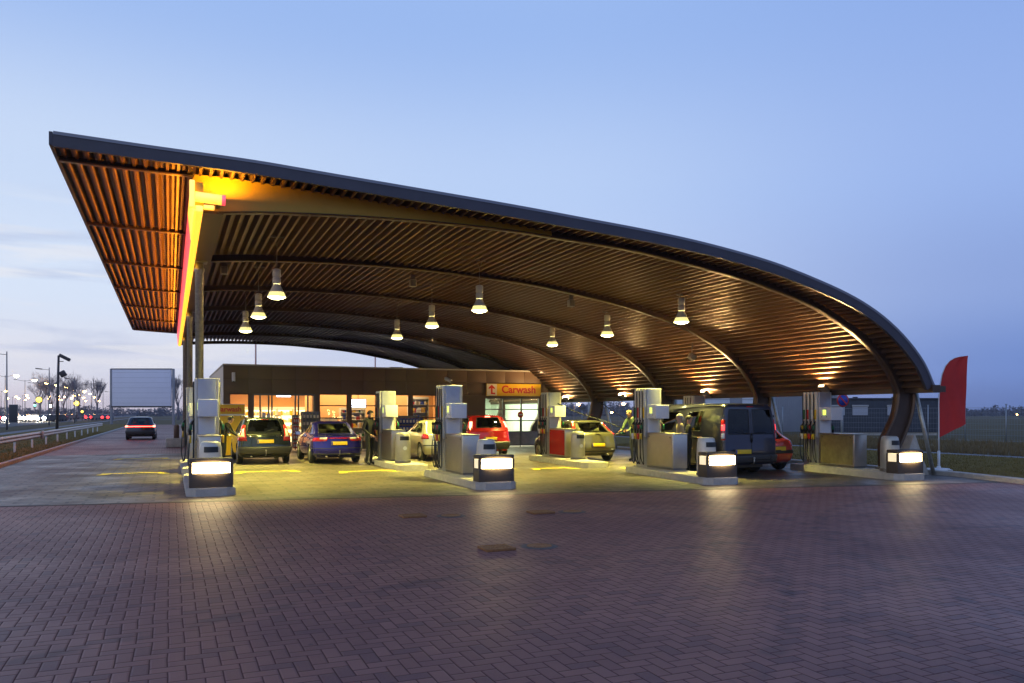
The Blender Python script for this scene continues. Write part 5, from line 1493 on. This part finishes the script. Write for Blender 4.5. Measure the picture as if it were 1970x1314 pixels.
for px, py, Z, l in ((75, 769, 150, 'bright round amber signal lamp left of the camera pole'), (147, 776, 165, 'bright round amber signal lamp right of the camera pole')):
    X, Y = lp(px, Z); z = 1.7+(795-py)/1532*Z
    t = thing('amber_signal', l, 'traffic signal', (X, Y, 0), 0, 'amber signal lamps at the crossing')
    b = MB(); b.tube([(0, 0.1, 0), (0, .1, z)], .06, 6); b.build('post', 'pole_dark', t)
    b = MB(); b.lathe([(0, -.2), (.32, -.2), (.48, -.1), (.5, 0), (0, .05)], 20, Matrix.Translation((0, -.1, z)) @ Matrix.Rotation(R(90), 4, 'X') @ Matrix.Rotation(R(180), 4, 'X')); b.build('lens', 'signal_amber', t)
    b = MB(); b.box(-.55, .55, -.05, .05, z-.55, z+.55, .1); b.build('backing_board', 'plastic_dark', t)
# distant traffic: small shaped cars with lit lamps
def far_car(front):
    t = thing('distant_car', '', 'car', (0, 0, 0), 0, 'cars with lamps lit on the main road')
    L, W = 4.3, 1.75
    side = [(0, .3), (0, .75), (.15, .95), (.75, 1.0), (1.25, 1.42), (2.6, 1.45), (3.3, .98), (4.1, .85), (4.3, .6), (4.3, .3)]
    b = MB(); b.prism(side, -W/2, W/2, 'x'); 
    bmesh.ops.bevel(b.bm, geom=b.bm.edges[:], offset=.08, segments=2, affect='EDGES'); 
    o = b.build('body', 'paint_dark', t)
    b = MB()
    for y in (.8, 3.4):
        for sg in (-1, 1): b.lathe([(.31, sg*W/2-.1), (.31, sg*W/2+.02), (0, sg*W/2+.02)], 14, Matrix.Translation((0, y, .31)), True, 'x')
    b.build('wheel', 'tyre', t)
    b = MB(); M = Matrix.Rotation(R(90), 4, 'X')
    for sg in (-1, 1):
        b.lathe([(0, .12), (.26, .08), (.34, 0)], 10, Matrix.Translation((sg*.62, -.0 if not front else -.0, .72)) @ M)
    b.build('headlight' if front else 'tail_light', 'head_lit' if front else 'tail_lit', t)
    b = MB(); b.prism([(1.28, 1.0), (1.4, 1.38), (2.5, 1.40), (3.1, 1.0)], -W/2-.004, W/2+.004, 'x'); b.build('window', 'trim_black', t)
    return t
ph, pt = far_car(True), far_car(False)
first = {True: True, False: True}
for front, lst in ((True, [(14, 797), (30, 797), (43, 798), (52, 797.5), (60, 797), (69, 798), (78, 797), (86, 798), (93, 797.5), (101, 798), (107, 797.5), (22, 796.5), (37, 796.5), (47, 796.8), (56, 796.8), (65, 796.8), (74, 796.8), (82, 796.8), (90, 796.8), (97, 796.8), (104, 796.8)]),  # cars packed in a double row, added to imitate the headlight streak
                   (False, [(4, 790), (10, 793), (34, 795), (62, 790), (95, 787), (120, 794), (127, 795), (136, 795), (145, 796), (160, 795.5), (170, 795), (178, 794.5), (185, 795), (195, 796), (202, 796)])):
    for k, (px, py) in enumerate(lst):
        Z = 150+ (k*7) % 40 if front else 190+(k*13) % 60
        X, Y = lp(px, Z); P_ = ph if front else pt
        o = P_ if first[front] else dup(P_); first[front] = False
        o.location = (X, Y, 0); o.rotation_euler = (0, 0, R(-20) if front else R(-12))
        o['label'] = 'oncoming car with blazing headlights added to fill the main road light streak' if front else 'car with red tail lamps lit on the main road'
for px, py, m, l in ((67, 780, 'signal_green', 'small green traffic light at the crossing'), (96, 781, 'head_lit', 'white lit sign lamp beside the camera pole'), (158, 792, 'signal_amber', 'low amber warning lamp by the crossing')):
    Z = 190; X, Y = lp(px, Z); z = 1.7+(795-py)/1532*Z
    t = thing('traffic_light', l, 'traffic light', (X, Y, 0)); b = MB(); b.tube([(0, .2, 0), (0, .2, z+.6)], .07, 6); b.box(-.3, .3, -.1, .15, z-.7, z+.8, .08); b.build('signal_box', 'plastic_dark', t)
    b = MB(); b.lathe([(0, .15), (.26, .1), (.28, 0)], 12, Matrix.Translation((0, -.1, z)) @ Matrix.Rotation(R(90), 4, 'X')); b.build('lens', m, t)
t = thing('kiosk_cabinet', 'dark roadside cabinet beyond the guard rail at the picture edge', 'cabinet', (*lp(26, 130), 0)); b = MB(); b.box(-.6, .6, -.4, .4, 0.2, 3.0, .05); b.build('casing', 'plastic_dark', t); b = MB(); b.box(-.65, .65, -.45, .45, 3.0, 3.12, .02); b.build('lid', 'lamp_pole', t); b = MB(); b.box(-.55, .55, -.35, .35, 0, .2); b.build('base', 'concrete', t)
# bollards at the end of the first island row
t = thing('bollard', 'brown bollard on a kerb block at the far end of the left lane', 'bollard', (.30, 43.6, 0)); b = MB(); b.lathe([(.13, .45), (.13, 1.06), (.10, 1.12), (0, 1.13)], 14); b.build('post', 'wall_brown', t); b = MB(); b.box(-.5, .35, -.4, .4, 0, .45, .04); b.build('kerb_block', 'concrete', t)

# ------------------------------------------------------------------ right side: flag, fence, cabins, signs
t = thing('feather_flag', 'red feather flag on a white pole with a cross foot on the lawn', 'flag', (19.75, 15.75, .10), R(-20))
b = MB(); b.tube([(0, 0, 0), (0, 0, .55)], .035, 10); b.tube([(0, 0, .55), (0, 0, .95), (0.0, 0, 2.0), (.03, 0, 2.35), (.09, 0, 2.68), (.19, 0, 2.92), (.31, 0, 3.06), (.44, 0, 3.14), (.58, 0, 3.18), (.74, 0, 3.2)], [.02, .018, .015, .014, .013, .012, .011, .010, .008, .006], 8); b.build('pole', 'pole_white', t)
b = MB()
for a in (20, 110, 200, 290): b.tube([(0, 0, .05), (.42*math.cos(R(a)), .42*math.sin(R(a)), .03)], [.03, .018], 6)
b.lathe([(.30, .0), (.30, .04), (.06, .06), (.05, .12)], 16); b.build('foot', 'pole_white', t)
b = MB(); rows = []
left = [(.012, .92), (.012, 1.4), (.015, 1.9), (.03, 2.35), (.09, 2.68), (.19, 2.92), (.31, 3.06), (.44, 3.14), (.58, 3.18), (.72, 3.20)]
right = [(.79, 1.30), (.79, 1.6), (.79, 1.95), (.79, 2.3), (.79, 2.6), (.80, 2.8), (.81, 2.95), (.82, 3.07), (.83, 3.15), (.84, 3.21)]
lf, rg = catmull([(a, 0, c) for a, c in left], 4), catmull([(a, 0, c) for a, c in right], 4)
for p, q in zip(lf, rg):
    rows.append([p+(q-p)*(k/10)+Vector((0, .03*math.sin(k*1.1+p.z*2.3)*(k/10), 0)) for k in range(11)])
b.grid(rows); b.grid([[p+Vector((0, .004, 0)) for p in r_] for r_ in rows]); b.build('cloth', 'flag_red', t)

t = thing('mesh_fence', 'tall wire mesh fence with grey posts across the rough field', 'fence', (0, 0, 0))
fp = [(31, 62), (36.5, 51), (39.9, 44.3), (41.6, 40.6), (42.7, 37.6), (43.2, 35.2), (43.6, 33), (43.8, 30.6), (43.9, 28.2), (44, 25.8), (44.1, 23.4), (44.2, 21), (44.3, 17)]
for x, y in fp:
    b = MB(); b.tube([(x, y, 0), (x, y, 2.2)], .035, 8); b.box(x-.045, x+.045, y-.045, y+.045, 2.2, 2.225); b.build('post', 'fence_metal', t)
b = MB()
for (x0, y0), (x1, y1) in zip(fp, fp[1:]):
    for z in (.1, .42, .75, 1.08, 1.4, 1.72, 2.02): b.tube([(x0, y0, z), (x1, y1, z)], .008 if z not in (.1, 2.02) else .012, 4, False)
    n = int(math.hypot(x1-x0, y1-y0)/.16)
    for k in range(1, n):
        f = k/n; b.tube([(x0+(x1-x0)*f, y0+(y1-y0)*f, .1), (x0+(x1-x0)*f, y0+(y1-y0)*f, 2.02)], .0035, 3, False)
b.build('mesh_panel', 'fence_metal', t)

# long dark site cabin and the grey hall
cx0, cy0, cx1, cy1 = 46.2, 46.0, 53.7, 42.8
ang = math.atan2(cy1-cy0, cx1-cx0); L = math.hypot(cx1-cx0, cy1-cy0)
t = thing('site_cabin', 'long low dark cabin with shuttered windows behind the fence', 'cabin', (cx0, cy0, 0), ang)
b = MB(); b.box(-1, L, 0, 3, .25, 2.72, .02); b.build('wall', 'cabin_blue', t)
b = MB()
for k in range(40): b.box(-1+k*(L+1)/40, -1+k*(L+1)/40+.09, -.025, -.001, .3, 2.6)
b.build('cladding_rib', 'cabin_blue', t)
b = MB(); b.box(-1.1, L+.1, -.12, 3.1, 2.721, 2.86, .02)
for x in (1.9, 4.9): b.box(x, x+.3, .5, .8, 2.861, 2.96, .03)
b.build('roof', 'roof_top', t)
for x in (-.2, 1.55, 4.2):
    b = MB(); b.box(x, x+1.15, -.07, -.026, 1.55, 2.25); o = b.build('window', 'cabin_window', t)
    b = MB(); b.box(x-.06, x+1.21, -.12, -.071, 2.2, 2.33, .01); b.build('shutter_box', 'trim_light', o)
b = MB(); b.box(-.9, L-.1, .1, 2.9, 0, .25); b.build('base', 'concrete', t)
hx, hy = 41.5, 59.5
t = thing('grey_hall', 'grey and white flat roofed hall behind the dark van', 'building', (hx, hy, 0), R(-15))
b = MB(); b.box(0, 15.5, 0, 9, 0, 3.6, .03); b.build('wall', 'hall_grey', t)
b = MB(); b.box(-.1, 15.6, -.12, 9.1, 3.601, 3.75, .02); b.build('roof', 'trim_light', t)
b = MB()
for x0, x1 in ((.1, 2.6), (2.7, 5.0), (6.2, 7.4)): b.box(x0, x1, -.05, -.001, 1.4, 3.45)
b.build('white_panel', 'hall_white', t)
b = MB()
for z in (1.9, 2.4, 2.9):
    for x0, x1 in ((.1, 5.0), (6.2, 7.4)): b.box(x0, x1, -.07, -.051, z, z+.03)
b.build('panel_rail', 'pole_dark', t)
b = MB()
for k in range(36): b.box(7.8+k*.21, 7.86+k*.21, -.03, -.001, .2, 3.5)
b.build('cladding_rib', 'hall_grey', t)

def sign_post(name, label, x, y, h, r, build):
    t = thing(name, label, 'road sign', (x, y, 0), R(-12)); b = MB(); b.tube([(0, .03, 0), (0, .03, h+r)], .045, 8); b.build('post', 'fence_metal', t)
    build(t, h); return t
def disc(b, r, y, z, y2=None): b.lathe([(0, 0), (r, 0), (r, -.012), (0, -.012)], 28, Matrix.Translation((0, y, z)) @ Matrix.Rotation(R(90), 4, 'X'))
def nopark(t, h):
    b = MB(); disc(b, .30, -.02, h); b.build('border', 'sign_red', t)
    b = MB(); disc(b, .235, -.034, h); b.build('disc', 'plate_blue', t)
    b = MB(); b.box(-.235, .235, -.052, -.0485, -.03, .03, 0, Matrix.Translation((0, 0, h)) @ Matrix.Rotation(R(45), 4, 'Y')); b.build('bar', 'sign_red', t)
x, y = lp(1621, 36.)
sign_post('no_parking_sign', 'round blue no parking sign with red border on a grey post', x, y, 2.28, .3, nopark)
def back(t, h):
    b = MB(); disc(b, .30, -.02, h); b.build('disc', 'lamp_pole', t)
    b = MB(); b.box(-.2, .2, -.005, .02, h-.2, h-.16); b.box(-.2, .2, -.005, .02, h+.16, h+.2); b.build('clamp', 'steel_dark', t)
x, y = lp(1120, 70.); sign_post('round_sign', 'grey back of a round road sign seen below the far eave', x, y, 2.25, .30, back)
x, y = lp(1132.5, 44.)
t = thing('flag_pole', 'thin white pole beside the grey round sign', 'pole', (x, y, 0)); b = MB(); b.tube([(0, 0, 0), (0, 0, 5)], .06, 8); b.build('shaft', 'pole_white', t); b = MB(); b.lathe([(.12, 0), (.12, .05), (.07, .08)], 10); b.build('base', 'steel_dark', t)
# far lamps on the right
p = far_lamp(6.0); k = 0
for px, py, Z in ((1104, 777, 150), (1137, 776, 120), (1128, 794, 300), (1135, 797, 320), (1171, 793, 240), (1191, 776, 170), (1217, 783, 190), (1812, 797, 260), (1808, 794, 300), (1954, 797, 420), (1935, 808, 300)):
    X, Y = lp(px, Z); o = p if k == 0 else dup(p); o.location = (X, Y, 1.7+(795-py)/1532*Z-6.1); o['label'] = 'small orange street lamp in the far dusk beyond the fence'; o['group'] = 'far orange lamps beyond the right hand field'; k += 1
    o.scale = (.8, .8, 1)

# ------------------------------------------------------------------ trees and the far wood
def bare_tree(seed, h, spread, label):
    rd = random.Random(seed); t = thing('bare_tree', label, 'tree', (0, 0, 0), 0, 'leafless trees along the main road')
    tr = MB(); cr = MB()
    tr.tube([(0, 0, 0), (.05, 0, h*.15), (0, .05, h*.34)], [h*.026, h*.02, h*.016], 8); tr.build('trunk', 'bark_hazed', t)
    def grow(p, d, L, r_, n):
        q = p+d*L; cr.tube([p, p+d*L*.5+Vector((rd.uniform(-1, 1), rd.uniform(-1, 1), 0))*L*.06, q], [r_, r_*.8, r_*.6], 3, False, False)
        if n == 0: return
        for _ in range(3 if n > 1 else 4):
            a = rd.uniform(0, 6.283); s_ = rd.uniform(.35, .75)*spread
            nd = (d+Vector((math.cos(a)*s_, math.sin(a)*s_, rd.uniform(-.05, .35)))).normalized()
            grow(p+d*L*rd.uniform(.55, 1), nd, L*rd.uniform(.55, .82), r_*.62, n-1)
    for _ in range(6):
        a = rd.uniform(0, 6.283)
        grow(Vector((0, 0, h*rd.uniform(.18, .34))), Vector((math.cos(a)*.5*spread, math.sin(a)*.5*spread, 1)).normalized(), h*.28, h*.009, 5)
    cr.build('crown', 'bark_hazed', t, recalc=False); return t
tp = [bare_tree(11, 13, 1.0, ''), bare_tree(23, 14, .62, '')]
spots = [(78, 215, 0, .92), (100, 222, 0, 1.0), (122, 228, 0, .92), (150, 226, 0, 1.02), (187, 232, 1, .88), (343, 215, 1, .9)]
used = set()
tl = ['broad leafless tree behind the lamps, left of the camera pole', 'broad leafless tree just left of the camera pole', 'leafless tree behind the camera pole', 'wide leafless tree right of the camera pole', 'tall oval leafless tree left of the billboard', 'leafless tree between the billboard and the slim columns', 'low leafless tree behind the slim columns', 'leafless tree behind the third unlit street lamp']
for (px, Z, kd, sc), l in zip(spots, tl):
    o = tp[kd] if kd not in used else dup(tp[kd]); used.add(kd)
    X, Y = lp(px, Z); o.location = (X, Y, 0); o.scale = (sc,)*3; o.rotation_euler = (0, 0, px); o['label'] = l
def wood(x0, x1, Z0, Z1, n, h0, h1, seed):
    rd = random.Random(seed); b = MB()
    for _ in range(n):
        px = rd.uniform(x0, x1); Z = rd.uniform(Z0, Z1); X, Y = lp(px, Z)
        hh = rd.uniform(h0, h1)*(.75+.5*mnoise.noise(Vector((px*.02, seed, 0)))); w = rd.uniform(1.2, 3.2)
        for _k in range(46):
            f = rd.random()**.8; z = hh*f; rr = w*(1-.75*f*f)*rd.random()**.5; th = rd.uniform(0, 6.283)
            c = Vector((X+rr*math.cos(th), Y+rr*math.sin(th), z)); q = rd.uniform(.35, .8)
            b._add([c+Vector((rd.uniform(-q, q), rd.uniform(-q, q), rd.uniform(-q, q))) for _ in range(3)], [(0, 1, 2)])
    return struct(b.build('far_wood', 'wood_far', recalc=False), 'stuff')
wood(1040, 1300, 380, 520, 360, 5, 10, 1); wood(1790, 2100, 420, 600, 380, 3, 8, 2); wood(-60, 420, 420, 620, 420, 3, 8, 3); wood(1290, 1800, 380, 500, 300, 4, 8, 4)

b = MB(); b.box(-600, 600, -25, 1100, -1.2, 19); hz = b.build('haze', 'lamp_pole'); struct(hz, 'stuff')
hm = bpy.data.materials.new('haze_air'); hm.use_nodes = True; hn = hm.node_tree; hn.nodes.clear()
ho = hn.nodes.new('ShaderNodeOutputMaterial'); hv = hn.nodes.new('ShaderNodeVolumePrincipled'); hv.inputs['Density'].default_value = .0003; hv.inputs['Color'].default_value = (.80, .84, .95, 1)
hn.links.new(hv.outputs[0], ho.inputs['Volume']); hz.data.materials.clear(); hz.data.materials.append(hm)

# ------------------------------------------------------------------ world, sun, camera
w = bpy.data.worlds.new('World'); scene.world = w; w.use_nodes = True
nt = w.node_tree; nt.nodes.clear(); N = NB(nt)
out = nt.nodes.new('ShaderNodeOutputWorld')
tc = nt.nodes.new('ShaderNodeTexCoord'); D = tc.outputs['Generated']
sp = nt.nodes.new('ShaderNodeSeparateXYZ'); nt.links.new(D, sp.inputs[0])
cx = math.cos(R(-23.24)); sx_ = math.sin(R(-23.24))
# bearing across the view: -1 to the west (left), +1 to the east (right)
side = N.m('ADD', N.m('MULTIPLY', sp.outputs[0], cx), N.m('MULTIPLY', sp.outputs[1], sx_))
z = sp.outputs[2]
def ramp(stops):
    r_ = nt.nodes.new('ShaderNodeValToRGB'); r_.color_ramp.interpolation = 'EASE'
    nt.links.new(z, r_.inputs[0]); el = r_.color_ramp.elements
    while len(el) < len(stops): el.new(.5)
    for e, (p, c) in zip(el, stops): e.position = p; e.color = srgb(*c)
    return r_.outputs[0]
west = ramp([(0., (224, 212, 222)), (.05, (224, 226, 240)), (.14, (216, 229, 250)), (.27, (200, 218, 247)), (.45, (158, 188, 240)), (1., (95, 135, 205))])
east = ramp([(0., (98, 122, 182)), (.05, (110, 140, 206)), (.14, (138, 163, 220)), (.27, (150, 178, 235)), (.45, (140, 171, 232)), (1., (88, 125, 200))])
mid = ramp([(0., (180, 185, 218)), (.05, (190, 202, 236)), (.14, (194, 211, 246)), (.27, (184, 207, 246)), (.45, (154, 185, 239)), (1., (92, 132, 204))])
c = N.mix(N.rng(side, -.55, .05, 0, 1, True), west, mid)
c = N.mix(N.rng(side, .0, .58, 0, 1, True), c, east)
mp = nt.nodes.new('ShaderNodeMapping'); mp.inputs['Scale'].default_value = (1.5, 1.5, 17); mp.inputs['Rotation'].default_value = (R(3), R(-4), 0); nt.links.new(D, mp.inputs[0])
cl = N.noise(mp.outputs[0], 2.1, 6, .55, .3)
cm = N.rng(cl, .50, .68, 0, .75, True)
band = N.m('MULTIPLY', N.rng(z, .015, .07, 0, 1, True), N.rng(z, .16, .26, 1, 0, True))
cm = N.m('MULTIPLY', N.m('MULTIPLY', cm, band), N.rng(side, -.45, -.02, .75, 0, True))
c = N.mix(cm, c, srgb(180, 192, 224)[:3])
cl2 = N.noise(mp.outputs[0], 3.3, 5, .5, .2)
cm2 = N.m('MULTIPLY', N.m('MULTIPLY', N.rng(cl2, .52, .66, 0, .55, True), band), N.rng(side, -.45, 0., 1, 0, True))
c = N.mix(cm2, c, srgb(236, 236, 242)[:3])
bg = nt.nodes.new('ShaderNodeBackground'); bg.inputs[1].default_value = 1.0; nt.links.new(c, bg.inputs[0])
sky = nt.nodes.new('ShaderNodeTexSky'); sky.sky_type = 'NISHITA'; sky.sun_disc = False; sky.sun_elevation = R(1.5); sky.sun_rotation = R(-75)
bg2 = nt.nodes.new('ShaderNodeBackground'); bg2.inputs[1].default_value = .012; nt.links.new(sky.outputs[0], bg2.inputs[0])
ad = nt.nodes.new('ShaderNodeAddShader'); nt.links.new(bg.outputs[0], ad.inputs[0]); nt.links.new(bg2.outputs[0], ad.inputs[1]); nt.links.new(ad.outputs[0], out.inputs[0])
# last glow of the set sun, low in the west
light('sun', 'SUN', (-60, 30, 20), .12, (1., .82, .74), None, (R(80), 0, R(-75)), angle=R(25))

cam = bpy.data.cameras.new('camera'); co = bpy.data.objects.new('camera', cam); COL.objects.link(co)
cam.sensor_width = 36; cam.lens = 1532*36/1970; cam.shift_y = 138/1970; cam.clip_end = 5000; cam.clip_start = .1
co.location = (0, 0, 1.7); co.rotation_euler = (R(90), 0, -R(23.24))
scene.camera = co
scene.view_settings.view_transform = 'Standard'; scene.view_settings.look = 'None'; scene.view_settings.exposure = 0; scene.view_settings.gamma = 1
scene.cycles.use_denoising = True
scene.cycles.max_bounces = 8; scene.cycles.diffuse_bounces = 4; scene.cycles.glossy_bounces = 4; scene.cycles.transparent_max_bounces = 24
scene.cycles.sample_clamp_indirect = 6; scene.cycles.caustics_reflective = False; scene.cycles.caustics_refractive = False
